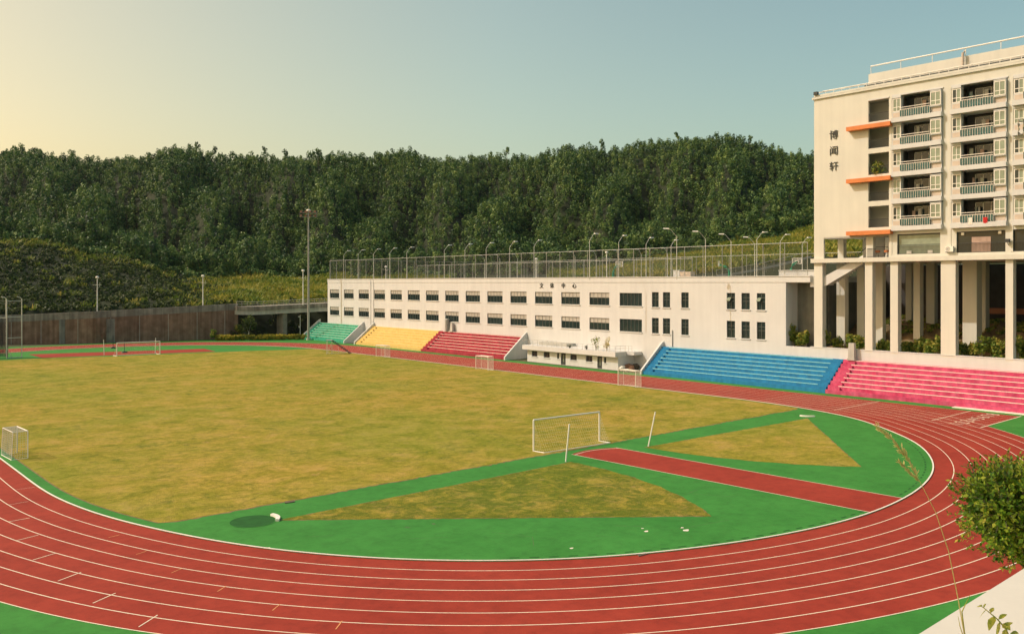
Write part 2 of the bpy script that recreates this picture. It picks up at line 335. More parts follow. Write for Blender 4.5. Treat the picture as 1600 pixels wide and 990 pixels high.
def ring(d0, d1, z, mb=None, sel=None):
    mb = mb or MB(); a = off(d0); b = off(d1); n = len(a)
    for i in (range(n) if sel is None else sel):
        j = (i+1) % n; mb.quad((*a[i], z), (*b[i], z), (*b[j], z), (*a[j], z))
    return mb
def flat(poly, z): m = MB(); m.quad(*[(p[0], p[1], z) for p in poly]); return m
MB().quad((85.6, 31.6, .004), (95.85, 31.6, .004), (95.85, 66, .004), (85.6, 66, .004)).build('sprint_lane_extension', M['red'], kind='structure')
ring(0, LW*8, .008).build('running_track', M['red'], kind='structure')
lines = MB()
for k in range(1, 9): ring(LW*k-.03, LW*k+.03, .012, lines)
for k in range(0, 9):
    x = 85.5+LW*k; lines.quad((x-.022, 31.6, .016), (x+.022, 31.6, .016), (x+.022, 56, .016), (x-.022, 56, .016))
def gline(mb, p, q, w=.07, z=.016):
    p, q = Vector(p), Vector(q); d = (q-p).normalized(); n = Vector((-d.y, d.x))*w/2
    mb.quad((*(p-n), z), (*(q-n), z), (*(q+n), z), (*(p+n), z))
gline(lines, (85.5, 31.6), (96.0, 31.6), .12, .02); gline(lines, (86.4, 36.4), (95.9, 36.4), .1, .02); gline(lines, (85.7, 46.2), (95.9, 46.2), .09, .02)
gline(lines, (85.6, 112.5), (95.9, 112.5), .08, .02)
for a, b in [((65, 418), (138, 408)), ((35, 478), (112, 465)), ((35, 545), (118, 530)), ((65, 620), (152, 598)), ((130, 697), (220, 670)), ((230, 780), (322, 745)), ((368, 868), (458, 828)), ((550, 962), (625, 915))]:
    w = .03 if a[0] < 100 and a[1] < 500 else .055
    gline(lines, G(a[0]/2.538, 600+a[1]/2.538), G(b[0]/2.538, 600+b[1]/2.538), w)
lines.build('lane_lines', M['line'], kind='structure')
ol = MB()
for a, b in [((430, 608), (475, 597)), ((540, 675), (580, 662)), ((680, 748), (722, 730)), ((862, 822), (897, 800)), ((1080, 897), (1110, 872))]:
    gline(ol, G(a[0]/2.538, 600+a[1]/2.538), G(b[0]/2.538, 600+b[1]/2.538), .045)
gline(ol, G(524.5, 982.8), G(534.5, 969.7), .05)
ol.build('orange_lane_marks', M['oline'], kind='structure')
# inner kerb, a real raised strip
cb = MB(); a = off(.0); b = off(-.10); n = len(a)
for i in range(n):
    j = (i+1) % n
    cb.quad((*b[i], .07), (*a[i], .07), (*a[j], .07), (*b[j], .07)); cb.quad((*a[i], .045), (*a[j], .045), (*a[j], .07), (*a[i], .07)); cb.quad((*b[j], .045), (*b[i], .045), (*b[i], .07), (*b[j], .07)); cb.quad((*b[i], .045), (*b[j], .045), (*a[j], .045), (*a[i], .045))
cb.build('track_kerb', M['whitep'], kind='structure')
inn = off(-.10); flat(inn, .004).build('infield_green_surface', M['green'], kind='structure')
# main turf
dl = off(-1.0); dr = off(-.40); turf = []
far_edge = [(-40, 562.5), (0, 563), (63, 559.6), (177, 556.6), (303, 551.5), (400, 547.8), (440, 546.8)]
fe = [G(*p) for p in far_edge]; fx = np.array([p[0] for p in fe]+[82, 90]); fy = np.array([p[1] for p in fe]+[159.5, 158])
left = [tuple(p) for p in dl if p[0] < 40 and p[1] > 49.2 and p[1] < float(np.interp(p[0], fx, fy))]
right = [tuple(p) for p in dr if p[0] > 60 and p[1] > 49.2 and p[1] < float(np.interp(p[0], fx, fy))]
left.sort(key=lambda p: -p[1]); right.sort(key=lambda p: p[1])
top = [(x, float(np.interp(x, fx, fy))) for x in np.linspace(right[-1][0]-1, left[0][0]+1, 30)]
bot = [(x, 49.2+.05*math.sin(x*.9)+random.gauss(0, .05)) for x in np.linspace(left[-1][0]+.8, right[0][0]-.8, 260)]
flat([(x-.10, y) for x, y in left]+[(x, y-.16+random.gauss(0, .04)) for x, y in bot]+[(x+.06, y) for x, y in right]+top, .0085).build('turf_soil_edge', M['soil2'], kind='structure')
flat(left+bot+right+top, .0125).build('football_turf', M['grass'], kind='structure')
# two throwing sectors of turf in the near D
def sector(ap, e1, e2, name, gm='grass2'):
    a1 = math.atan2(e1[1]-ap[1], e1[0]-ap[0]); a2 = math.atan2(e2[1]-ap[1], e2[0]-ap[0]); r1 = math.dist(ap, e1); r2 = math.dist(ap, e2)
    if a2-a1 > math.pi: a2 -= 2*math.pi
    if a1-a2 > math.pi: a1 -= 2*math.pi
    pts = [(ap[0]+.3, ap[1]-.1) if e1[0] > ap[0] else (ap[0]-.3, ap[1]-.1)]
    for t in np.linspace(0, 1, 24):
        a_ = a1+(a2-a1)*t; r = r1+(r2-r1)*t+.06*math.sin(t*37); pts.append((ap[0]+r*math.cos(a_), ap[1]+r*math.sin(a_)))
    cx_ = sum(p[0] for p in pts)/len(pts); cy_ = sum(p[1] for p in pts)/len(pts); dense = []
    for i in range(len(pts)):
        p, q = pts[i], pts[(i+1) % len(pts)]; n = max(1, int(math.dist(p, q)/.3))
        for k in range(n): dense.append((p[0]+(q[0]-p[0])*k/n, p[1]+(q[1]-p[1])*k/n))
    jt = [(p[0]+random.gauss(0, .035), p[1]+random.gauss(0, .035)) for p in dense]
    flat([(p[0]+(p[0]-cx_)*.008+random.gauss(0, .03), p[1]+(p[1]-cy_)*.008+random.gauss(0, .03)) for p in dense], .0085).build('sector_soil_edge', M['soil2'], kind='structure')
    flat(jt, .0125).build(name, M[gm], kind='structure')
sector(G(428, 813), G(892, 721.5), G(1112, 806), 'sector_turf'); sector(G(1262, 653), G(1008, 698.5), G(1345, 729), 'sector_turf', 'grass')
ra, rb, rc, rd = G(893, 709.5), G(962, 699), G(1362, 800.5), G(1411, 778)
arc = [Vector(ra).lerp(Vector(rb), t)+Vector((0, .55*math.sin(math.pi*t))) for t in np.linspace(0, 1, 10)]
flat([tuple(p) for p in arc]+[rd, rc], .010).build('approach_runway', M['red'], kind='structure')
rl = MB(); gline(rl, ra, rc, .07); gline(rl, rb, rd, .07)
for i in range(9): gline(rl, arc[i]-Vector((0, .35)), arc[i+1]-Vector((0, .35)), .08, .020)
rl.build('runway_lines', M['line'], kind='structure')
flat([G(45, 553.5), G(320, 544.7), G(337, 549), G(66, 559.0)], .012).build('far_approach_area', M['red'], kind='structure')
st = MB()
for px, py, r in [(1010, 829.5, .10), (1004, 825, .06), (1066, 824, .08), (1072, 828, .15), (893, 856, .08), (420, 855, .05)]:
    c = G(px, py); st.quad(*[(c[0]+r*1.6*random.uniform(.6, 1.2)*math.cos(t), c[1]+r*random.uniform(.6, 1.2)*math.sin(t), .009) for t in np.linspace(0, 6.28, 11)[:-1]])
st.build('pale_paint_spots', M['nwhite'], kind='structure')
sc_ = MB()
for p, q, w in [((960, 821), (1010, 822), .05), ((768, 831), (830, 838), .03), ((832, 838), (834, 853), .03), ((1060, 826), (1140, 812), .04), ((1080, 771), (1150, 776), .05), ((930, 836), (960, 839), .03), ((633, 823), (640, 824), .2), ((676, 817), (679, 819), .2), ((1090, 765), (1076, 770), .06), ((640, 841), (700, 839), .03), ((1170, 740), (1230, 748), .03), ((480, 838), (520, 836), .03), ((1330, 705), (1380, 711), .04)]:
    gline(sc_, G(*p), G(*q), w, .0095)
sc_.build('scuff_marks', M['scuff'], kind='structure')
MB().box(97.1, 98.2, 12, 38.8, 0, .06).build('concrete_gutter', M['nwhite'], kind='structure')
# lane numbers (and all lettering)
def text_mesh(s, size, ext=.0, mat_=None, name='letters', align='CENTER'):
    cu = bpy.data.curves.new('tmp', 'FONT'); cu.body = s; cu.size = size; cu.extrude = ext; cu.align_x = align; cu.align_y = 'CENTER'
    cu.resolution_u = 2
    o = bpy.data.objects.new('tmp', cu); C.objects.link(o); bpy.context.view_layer.update()
    me = bpy.data.meshes.new_from_object(o.evaluated_get(bpy.context.evaluated_depsgraph_get())); me.name = name
    bpy.data.objects.remove(o); bpy.data.curves.remove(cu); me.materials.clear(); me.materials.append(mat_); return me
for k in range(8):
    o = lk('lane_number', text_mesh(str(k+1), 1.9, 0, M['line'], 'lane_number'), kind='structure'); o.location = (85.5+LW*(k+.5), 33.9, .021); o.scale = (.75, 1, 1)

# ------------------------------------------------------------------ buildings
def wall_holes(mb, xp, y0, y1, z0, z1, holes, t=.35):
    """wall on plane x=xp facing -x with real openings and reveals"""
    ys = sorted({y0, y1, *[min(max(v, y0), y1) for h in holes for v in h[:2]]}); zs = sorted({z0, z1, *[min(max(v, z0), z1) for h in holes for v in h[2:]]})
    for i in range(len(ys)-1):
        for j in range(len(zs)-1):
            cy, cz = (ys[i]+ys[i+1])/2, (zs[j]+zs[j+1])/2
            if any(h[0] < cy < h[1] and h[2] < cz < h[3] for h in holes): continue
            for xx in (xp, xp+t): mb.quad((xx, ys[i], zs[j]), (xx, ys[i], zs[j+1]), (xx, ys[i+1], zs[j+1]), (xx, ys[i+1], zs[j]))
    for a, b, c, d in holes:
        mb.quad((xp, a, c), (xp, b, c), (xp+t, b, c), (xp+t, a, c)); mb.quad((xp, a, d), (xp+t, a, d), (xp+t, b, d), (xp, b, d))
        mb.quad((xp, a, c), (xp+t, a, c), (xp+t, a, d), (xp, a, d)); mb.quad((xp, b, c), (xp, b, d), (xp+t, b, d), (xp+t, b, c))
    mb.quad((xp, y0, z0), (xp+t, y0, z0), (xp+t, y0, z1), (xp, y0, z1)); mb.quad((xp, y1, z0), (xp, y1, z1), (xp+t, y1, z1), (xp+t, y1, z0))
    return mb
GX = 103.0
yL, yR, yE = U(512), U(1228), U(1266)
gym = thing('sports_centre', 'long cream two-storey sports centre with rows of ribbon windows behind the coloured stands', 'building')
D_ = (U(515.5)-U(921))/13.0
wins = []
for n in range(15):
    y1 = U(515.5)-n*D_; w = D_*.665 if n < 14 else U(967.9)-U(1002.7)
    for lv, (za, zb) in enumerate(((9.88, 11.93), (5.82, 7.80))): wins.append((y1-w, y1, za, zb, 'wide' if n < 14 else 'plain', n, lv))
for n, (a, b) in enumerate([(1018.6, 1029.2), (1035.7, 1047), (1064.5, 1076), (1135.5, 1148.5), (1158.5, 1171.5), (1182.5, 1195.8)]):
    for lv, (za, zb) in enumerate(((9.8, 12.1), (5.78, 8.15))): wins.append((U(b), U(a), za, zb, 'tall', n, lv))
mb = MB(); wall_holes(mb, GX, yR, yL, 0, 13.6, [w[:4] for w in wins], .35)
mb.build('wall', M['white'], gym)
mb = MB(); mb.box(GX+.35, 153, yL-.4, yL, 0, 13.6).box(GX+3.2, 153, yE, yE+.4, 0, 13.6).box(152.6, 153, yE+.4, yL-.4, 0, 13.6); mb.box(GX+.35, GX+3.2, yR, yR+.35, 0, 13.6)
mb.build('side_wall', M['white'], gym)
mb = MB(); mb.box(GX-.06, GX+.3, yE, yL, 13.6, 14.36).box(GX-.14, GX+.38, yE-.08, yL+.08, 14.36, 14.46).box(GX+.3, 153, yL-.3, yL, 13.6, 14.4).box(152.7, 153, yE, yL-.3, 13.6, 14.4).box(GX+.3, 152.7, yE, yE+.3, 13.6, 14.4)
mb.build('parapet', M['white'], gym)
MB().box(GX+.3, 152.7, yE+.3, yL-.3, 13.5, 14.0).build('roof', M['cement'], gym)
MB().box(GX+6, GX+6.3, yR, yL-.5, 0, 13.4).box(GX+.4, GX+6, yR+.4, yL-.5, 8.9, 9.1).build('interior_wall', M['cement'], gym)
# recess at the right end
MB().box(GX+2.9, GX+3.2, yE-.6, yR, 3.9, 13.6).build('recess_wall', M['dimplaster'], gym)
MB().box(GX, GX+.3, yE+.0, yR, 0, 5.1).build('low_wall', M['white'], gym)
# downpipes and stain lines
for px in (579.5, 584.0):
    MB().tube([(GX-.07, U(px), 3.9), (GX-.07, U(px), 14.3)], .05, 6).build('downpipe', M['white'], gym)
MB().tube([(GX-.08, U(1051), 3.9), (GX-.08, U(1051), 6.4)], .06, 6).build('downpipe', M['grey_metal'], gym)
proto = {}
def gym_window(w):
    y0, y1, za, zb, kind, n, lv = w; W_ = y1-y0; Hh = zb-za
    key = (kind, round(W_, 2), round(Hh, 2))
    if key not in proto:
        fr = MB(); x = .12; b = .05
        fr.box(x, x+.09, 0, W_, 0, b).box(x, x+.09, 0, W_, Hh-b, Hh).box(x, x+.09, 0, b, b, Hh-b).box(x, x+.09, W_-b, W_, b, Hh-b)
        nb = {'wide': 5, 'plain': 6, 'tall': 2}[kind]
        for i in range(1, nb): fr.box(x+.003, x+.085, W_*i/nb-.03, W_*i/nb+.03, b, Hh-b)
        if kind == 'tall':
            for q in (.5, .72): fr.box(x+.006, x+.08, b, W_-b, Hh*q-.03, Hh*q+.03)
        elif kind == 'wide': fr.box(x+.006, x+.08, b, W_-b, Hh*.60-.025, Hh*.60+.025)
        gl = MB().quad((x+.06, .02, .02), (x+.06, .02, Hh-.02), (x+.06, W_-.02, Hh-.02), (x+.06, W_-.02, .02))
        sill = MB().box(-.12, .12, -.12, W_+.12, -.13, -.003)
        bl = None
        if kind == 'wide':
            bl = MB().box(x+.028, x+.05, .05, W_-.05, Hh*.60+.02, Hh-.05)
        proto[key] = (fr.mesh('window', M['frame']), gl.mesh('pane', M['glass']), sill.mesh('sill', M['white']), bl and bl.mesh('blind', M['blind']))
    a, b, c, d = proto[key]
    o = lk('window', a, gym, (GX, y0, za)); lk('pane', b, o); lk('sill', c, o)
    if d: lk('blind', d, o)
    if kind == 'tall' and lv == 0 and n in (3, 5):
        s = MB().hexa([(-.32, W_*.5, Hh*.52), (-.32, W_*.95, Hh*.52), (-.29, W_*.95, Hh*.52), (-.29, W_*.5, Hh*.52)], [(.10, W_*.5, Hh*.72), (.10, W_*.95, Hh*.72), (.13, W_*.95, Hh*.72), (.13, W_*.5, Hh*.72)])
        s.build('open_sash', M['glassg'], o)
for w in wins: gym_window(w)
RX = Matrix.Rotation(math.radians(90), 4, 'X')
def facade_text(ch, px, py, size, xp, parent, m, name='lettering'):
    y = U(px, xp); r = (px-CX)/F; Z = xp/(r*C0+C1); z = H+(HY-py)*Z/F
    o = lk(name, text_mesh(ch, size, .03, m, name), parent); o.location = (xp-.06, y, z); o.rotation_euler = (math.radians(90), 0, math.radians(-90)); return o
for ch, px in zip('文体中心', (846.3, 862.8, 880.4, 897.5)): facade_text(ch, px, 446.6, .98, GX, gym, M['dark_metal'])
# ------------------------------------------------------------------ coloured stands
SFX, STZ, NR = 98.0, 3.85, 8
def stand(nm, label, pl, pr, m, me, walls=(), flights=(), yb=None, blocks='left', ycol=None):
    y1 = U(pl, SFX); y0 = U(pr, SFX) if yb is None else yb
    t = thing('spectator_stand', label, 'stand', (SFX, y0, 0), 0, 'coloured stepped stands along the running track')
    L = y1-y0; mb = MB(); tr = (GX-SFX)/NR; rs = STZ/NR; ed = MB()
    for i in range(NR):
        mb.box(i*tr, GX-SFX, 0, L, i*rs, (i+1)*rs-(.003 if i < NR-1 else 0))
    a, b = (0.0 if 'right' not in flights else 1.3), L-(1.35 if 'left' in flights else 0)
    for i in range(1, NR): ed.box(i*tr-.012, i*tr+.075, a+.02, b-.02, (i+1)*rs-.06, (i+1)*rs+.006)
    mb.build('tiers', m, t); ed.build('painted_edge', me, t)
    for fl in flights:
        c0, c1 = (L-1.25, L-.15) if fl == 'left' else (.05, 1.2)
        s = MB()
        for i in range(NR-1): s.box((i+.5)*tr, (i+1)*tr-.003, c0, c1, (i+1)*rs-.001, (i+1.5)*rs)
        s.build('aisle_steps', m, t)
        if fl == 'left':
            sbm = MB().box(.45*tr, tr-.006, c0-.42, c0-.02, rs+.001, 1.62*rs).mesh('step_block', m)
            for i in range(NR-1): lk('step_block', sbm, t, (i*tr, 0, i*rs))
    for wl, y_ in walls:
        yy = L+.003 if wl == 'left' else -.303
        w = MB(); P = [(-.25, 0), (GX-SFX-.01, 0), (GX-SFX-.01, STZ+.80), (GX-SFX-.35, STZ+.70), (-.25, .55)]
        n = len(w.v); w.v += [(x, yy, z) for x, z in P]+[(x, yy+.3, z) for x, z in P]
        w.f += [tuple(range(n, n+5)), tuple(range(n+5, n+10))[::-1]]+[(n+i, n+5+i, n+5+(i+1) % 5, n+(i+1) % 5) for i in range(5)]
        w.build('side_parapet', M['white'], t)
    return t
stand('green', 'green stepped stand with grey-edged tiers, farthest from the camera beside the tall floodlight mast', 472, 538, M['sgreen'], M['ngreen'], (('left', 0), ('right', 0)), ('left', 'right'))
stand('yellow', 'yellow stepped stand between the green stand and the maroon one', 555.5, 657.2, M['syellow'], M['nyel'], (('left', 0),), ('left',))
stand('maroon', 'maroon stepped stand to the left of the low white pavilion', 657.8, 789, M['sred'], M['nwhite'], (('right', 0),), ('left',))
stand('blue', 'wide blue stepped stand with pale cyan edges right of the low white pavilion', 1004, 1289, M['sblue'], M['nblue'], (('left', 0),), ('left', 'right'))
stand('pink', 'faded pink stepped stand below the tall dormitory', 1289.6, 0, M['spink'], M['nwhite'], (), ('left',), yb=12)
# little landing block behind the gap between green and yellow
# ------------------------------------------------------------------ low pavilion
PX = 99.3
pv = thing('pavilion', 'low white flat-roofed pavilion with small windows between the maroon and blue stands', 'building')
yA, yB = U(824, PX), U(965.7, PX)
def pz(px, py): r = (px-CX)/F; return H+(HY-py)*(PX/(r*C0+C1))/F
hol = []; pwin = []
for a, b in [(190, 243), (305, 362), (432, 453), (560, 622), (710, 772), (884, 906)]:
    a, b = 800+a/6.154, 800+b/6.154
    y1, y0 = U(a, PX), U(b, PX); hol.append((y0, y1, .95, 1.88)); pwin.append((y0, y1, .95, 1.88))
doors = []
for a, b in [(470, 516), (820, 866)]:
    a, b = 800+a/6.154, 800+b/6.154; y1, y0 = U(a, PX), U(b, PX); hol.append((y0, y1, .03, 1.98)); doors.append((y0, y1))
mb = MB(); wall_holes(mb, PX, yB, yA, 0, 2.1, hol, .25); mb.box(PX+.25, GX, yB, yB+.25, 0, 2.1).box(PX+.25, GX, yA-.25, yA, 0, 2.1); mb.build('wall', M['white'], pv)
MB().box(PX-.75, GX-.01, yB-.1, yA+.5, 2.1, 2.85).box(GX-1.9, GX-.01, U(1003, GX), yB-.1, 2.35, 2.85).build('roof_slab', M['white'], pv)
MB().box(PX+1.8, PX+1.9, yB+.3, yA-.3, 0, 2.05).build('interior_wall', M['cement'], pv)
for y0, y1, za, zb in pwin:
    f_ = MB().box(PX+.1, PX+.16, y0, y1, za, za+.05).box(PX+.1, PX+.16, y0, y1, zb-.05, zb).box(PX+.1, PX+.16, (y0+y1)/2-.025, (y0+y1)/2+.025, za+.05, zb-.05).build('window', M['frame'], pv)
    MB().quad((PX+.14, y0, za), (PX+.14, y0, zb), (PX+.14, y1, zb), (PX+.14, y1, za)).build('pane', M['glass'], f_)
    MB().box(PX-.1, PX-.002, y0-.08, y1+.08, za-.12, za).build('sill', M['white'], f_)
for y0, y1 in doors:
    d = MB().box(PX+.12, PX+.17, y0, y1, .03, 1.98).build('door', M['dark_metal'], pv)
    MB().box(PX+.09, PX+.119, (y0+y1)/2-.09, (y0+y1)/2+.09, .5, 1.7).build('glass_strip', M['glassg'], d)
rl = MB(); ya, yb_ = yA+.3, U(1000, PX)+1
rl_pts = [(PX-.6, yA+.3), (PX-.6, yB+.05), (GX-2.0, yB+.05), (GX-2.0, U(1003, GX)+.3)]
for (xa, a_), (xb, b_) in zip(rl_pts[:-1], rl_pts[1:]):
    d = math.hypot(xb-xa, b_-a_); nn = max(2, int(d/1.15))
    for z in (3.75, 3.35): rl.tube([(xa, a_, z), (xb, b_, z)], .022, 5)
    for i in range(nn+1): rl.tube([(xa+(xb-xa)*i/nn, a_+(b_-a_)*i/nn, 2.85), (xa+(xb-xa)*i/nn, a_+(b_-a_)*i/nn, 3.75)], .024, 5)
rl.tube([(PX+.8, yA-.2, 2.85), (PX+.8, yA-4.5, 3.75)], .03).tube([(PX+.8, yA+.1, 3.75), (PX+.8, yA-6.5, 3.75)], .03)
rl.build('railing', M['grey_metal'], pv)
MB().box(PX+1.6, GX-.02, yA-8.0, yA-1.2, 2.851, 3.35).build('roof_enclosure_shade', M['cement'], pv)  # solid grey block stands in for the shade inside the fenced roof enclosure
# rubbish heap in the bay
def heap_item(i, kind, label, c, r, m, cat):
    mb = MB(); rr = random.Random(i)
    mb.blob((0, 0, r*.7), r, 9, 6, .22, (1.15, 1, .75), rr)
    return tag(mb.shift(0, 0).build(kind, m, None), label, cat).__setattr__('location', (c[0], c[1], c[2]))
hp = [('brown', .55, 'rust', 'big brown rubbish bag heaped in the bay left of the blue stand', 981.5, 578), ('white', .42, 'whitep', 'white rubbish bag at the left end of the heap beside the pavilion', 972.5, 578.5), ('brown', .5, 'bark', 'dark sack at the right end of the heap under the walkway', 993, 577), ('brown', .45, 'orange', 'orange-brown sack lying on the heap beside the pavilion', 977, 575.5), ('white', .26, 'whitep', 'small white bundle in front of the heap beside the pavilion', 979, 580.5), ('brown', .42, 'rust', 'small brown sack in the middle of the heap left of the blue stand', 987, 579)]
for i, (_, r, mm, lab, px, py) in enumerate(hp):
    x, y = G(px, py); heap_item(i, 'rubbish_bag', lab, (x, y, 0), r*1.25, M[mm], 'bag')
# ------------------------------------------------------------------ dormitory
dm = thing('dormitory', 'tall cream dormitory tower on columns with balconies at the right edge', 'building')
DY0, DY1 = 22.0, U(1272); ZR = 37.75
BZ = 16.64                                    # top of the transfer beam
stairY = (U(1389), U(1356.8)); FL = [20.33, 23.58, 26.84, 30.08, 33.36]
bayUL = [U(1394.5), 41.15, 34.65, 28.1]; BW = 5.9
holes = [(stairY[0], stairY[1], z, z+2.62) for z in FL]
for ul in bayUL:
    for z in FL: holes.append((max(ul-BW, DY0+.1), ul, z, z+2.70))
lowY = (U(1389), U(1287)); holes.append((lowY[0], lowY[1], BZ+.004, 19.35))
lowg = [(U(1469), U(1401.8)), (U(1571), U(1494.5)), (28.9, U(1582)), (DY0+.5, 28.1)]
for a, b in lowg: holes.append((a, b, 16.95, 19.35))
mb = MB(); wall_holes(mb, GX, DY0, DY1, BZ, ZR-.45, holes, .35); mb.build('front_wall', M['cream'], dm)
MB().box(GX-.2, 121, DY0-.2, DY1+.2, ZR-.45, ZR-.2).box(GX-.05, GX+.3, DY0, DY1, ZR-.2, ZR+.1).box(GX+.3, 121, DY1-.3, DY1, ZR-.2, ZR+.1).build('cornice', M['cream'], dm)
MB().box(GX+.36, 121, DY1-.35, DY1, 19.6, ZR-.45).box(120.6, 121, DY0, DY1-.35, BZ, ZR-.45).box(GX+.36, 120.6, DY0, DY0+.35, BZ, ZR-.45).build('side_wall', M['cream'], dm)
MB().box(GX-.35, 121, DY0, DY1+.3, 16.1, BZ).build('transfer_slab', M['cream'], dm)
mb = MB()
for z in FL+[36.5]: mb.box(GX+.36, 120.5, DY0+.4, DY1-.4, z-.22, z-.02)
mb.build('floor_slab', M['cream'], dm)
# interior cross walls
mb = MB()
for y in [U(1392.5)-.0]+[u+.35 for u in bayUL[1:]]: mb.box(GX+.37, 112, y-.15, y+.15, 19.6, 36.2)
mb.box(GX+3.0, GX+3.2, stairY[0]+.2, DY1-.5, 19.62, 36.2)
mb.build('partition_wall', M['cream'], dm)
MB().box(GX+2.95, GX+2.999, stairY[0]+.5, stairY[0]+1.2, 20.4, 22.4).box(GX+2.95, GX+2.999, stairY[0]+.5, stairY[0]+1.2, 23.7, 25.7).box(GX+2.95, GX+2.999, stairY[0]+.5, stairY[0]+1.2, 26.9, 28.9).box(GX+2.95, GX+2.999, stairY[0]+.5, stairY[0]+1.2, 30.2, 32.2).box(GX+2.95, GX+2.999, stairY[0]+.5, stairY[0]+1.2, 33.5, 35.5).build('corridor_door', M['dark_metal'], dm)
def railing(y0, y1, z, h, x, name, parent, m, n=None, rails=(1.0,)):
    mb = MB(); n = n or max(2, int((y1-y0)/.14))
    for r in rails: mb.box(x-.02, x+.02, y0, y1, z+h*r-.025, z+h*r+.02)
    mb.box(x-.015, x+.015, y0, y1, z+.08, z+.11)
    for i in range(n+1):
        y = y0+(y1-y0)*i/n; mb.box(x-.01, x+.01, y-.011, y+.011, z, z+h-.03)
    return mb.build(name, m, parent)
for z in FL: railing(stairY[0]+.02, stairY[1]-.02, z, 1.0, GX+.12, 'railing', dm, M['dark_metal'])
# potted greenery on the middle landing is added later; orange canopies
for zt in (33.0, 26.46, 19.93):
    MB().box(GX-.8, GX-.003, U(1390.5, GX-.8), U(1321.8, GX-.8), zt-.5, zt).build('orange_canopy', M['orange'], dm)
MB().box(GX+.02, GX+3, lowY[0], lowY[1]+.4, 19.2, 19.33).build('ceiling_panel', M['cement'], dm)
# one balcony bay, shared meshes
bw = BW; pl_ = 1.05; pr_ = 1.30
def pod_window(y0, y1, x, z0, z1):
    fr = MB(); b = .09
    fr.box(x-.05, x, y0, y1, z0, z0+b).box(x-.05, x, y0, y1, z1-b, z1).box(x-.05, x, y0, y0+b, z0+b, z1-b).box(x-.05, x, y1-b, y1, z0+b, z1-b)
    fr.box(x-.045, x, (y0+y1)/2-.035, (y0+y1)/2+.035, z0+b, z1-b).box(x-.04, x, y0+b, y1-b, z0+.5, z0+.57)
    return fr
Bm = {}
sl_ = MB().box(-.55, 1.9, 0, bw, -.56, -.02); Bm['slab'] = sl_.mesh('balcony_slab', M['white'])
lp = MB().box(-.12, .6, bw-pl_, bw-.02, 0, .72).box(-.12, .6, bw-pl_, bw-.02, 2.42, 2.7).box(.0, .6, bw-pl_, bw-.02, .72, 2.42); Bm['pod_l'] = lp.mesh('window_pod', M['white'])
rp = MB().box(-.42, .6, .05, pr_, .68, .74).box(-.42, .6, .05, pr_, 2.45, 2.55).box(-.35, .6, .05, pr_, .74, 2.45).box(-.2, .6, .05, pr_, 0, .68); Bm['pod_r'] = rp.mesh('window_pod', M['white'])
Bm['lou_l'] = MB().box(-.135, -.121, bw-pl_+.1, bw-.12, .08, .62).mesh('louvre_panel', M['pinkish'])
Bm['lou_r'] = MB().box(-.215, -.201, .15, pr_-.1, .08, .6).mesh('louvre_panel', M['pinkish'])
Bm['win_l'] = pod_window(bw-pl_+.02, bw-.04, -.005, .78, 2.36).mesh('window', M['whitep'])
Bm['win_r'] = pod_window(.08, pr_-.02, -.355, .80, 2.40).mesh('window', M['whitep'])
Bm['pane_l'] = MB().quad((-.02, bw-pl_+.1, .85), (-.02, bw-pl_+.1, 2.3), (-.02, bw-.1, 2.3), (-.02, bw-.1, .85)).mesh('pane', M['glassg'])
Bm['pane_r'] = MB().quad((-.37, .15, .85), (-.37, .15, 2.35), (-.37, pr_-.1, 2.35), (-.37, pr_-.1, .85)).mesh('pane', M['glassg'])
Bm['pane_dark'] = MB().quad((-.022, bw-pl_*.5, .85), (-.022, bw-pl_*.5, 2.3), (-.022, bw-.12, 2.3), (-.022, bw-.12, .85)).mesh('open_sash', M['glass'])
rc_ = MB().box(1.75, 1.9, pr_, bw-pl_, 0, 2.7); Bm['back'] = rc_.mesh('balcony_back_wall', M['dimwall'])  # dark colour stands for the unlit room behind the balcony
dr = MB(); a0, a1 = pr_+.15, bw-pl_-.9
dr.box(1.70, 1.748, a0, a1, .02, 2.35); Bm['door'] = dr.mesh('sliding_door', M['glass'])
df = MB()
for y in (a0, (a0*2+a1)/3, (a0+2*a1)/3, a1): df.box(1.66, 1.699, y-.04, y+.04, .02, 2.35)
df.box(1.66, 1.699, a0, a1, 2.3, 2.38); Bm['dframe'] = df.mesh('door_frame', M['metal'])
rr_ = MB(); q0, q1 = pr_+.02, bw-pl_-.02
for z in (1.12, .86): rr_.box(-.48, -.42, q0, q1, z-.035, z+.03)
for i in range(14):
    y = q0+(q1-q0)*i/13; rr_.box(-.46, -.43, y-.014, y+.014, 0, .86)
Bm['rail'] = rr_.mesh('balcony_railing', M['whitep'])
Bm['glassp'] = MB().box(-.42, -.40, q0, q1, .06, .80).mesh('glass_panel', M['teal'])
Bm['clothes'] = None
ii = 0
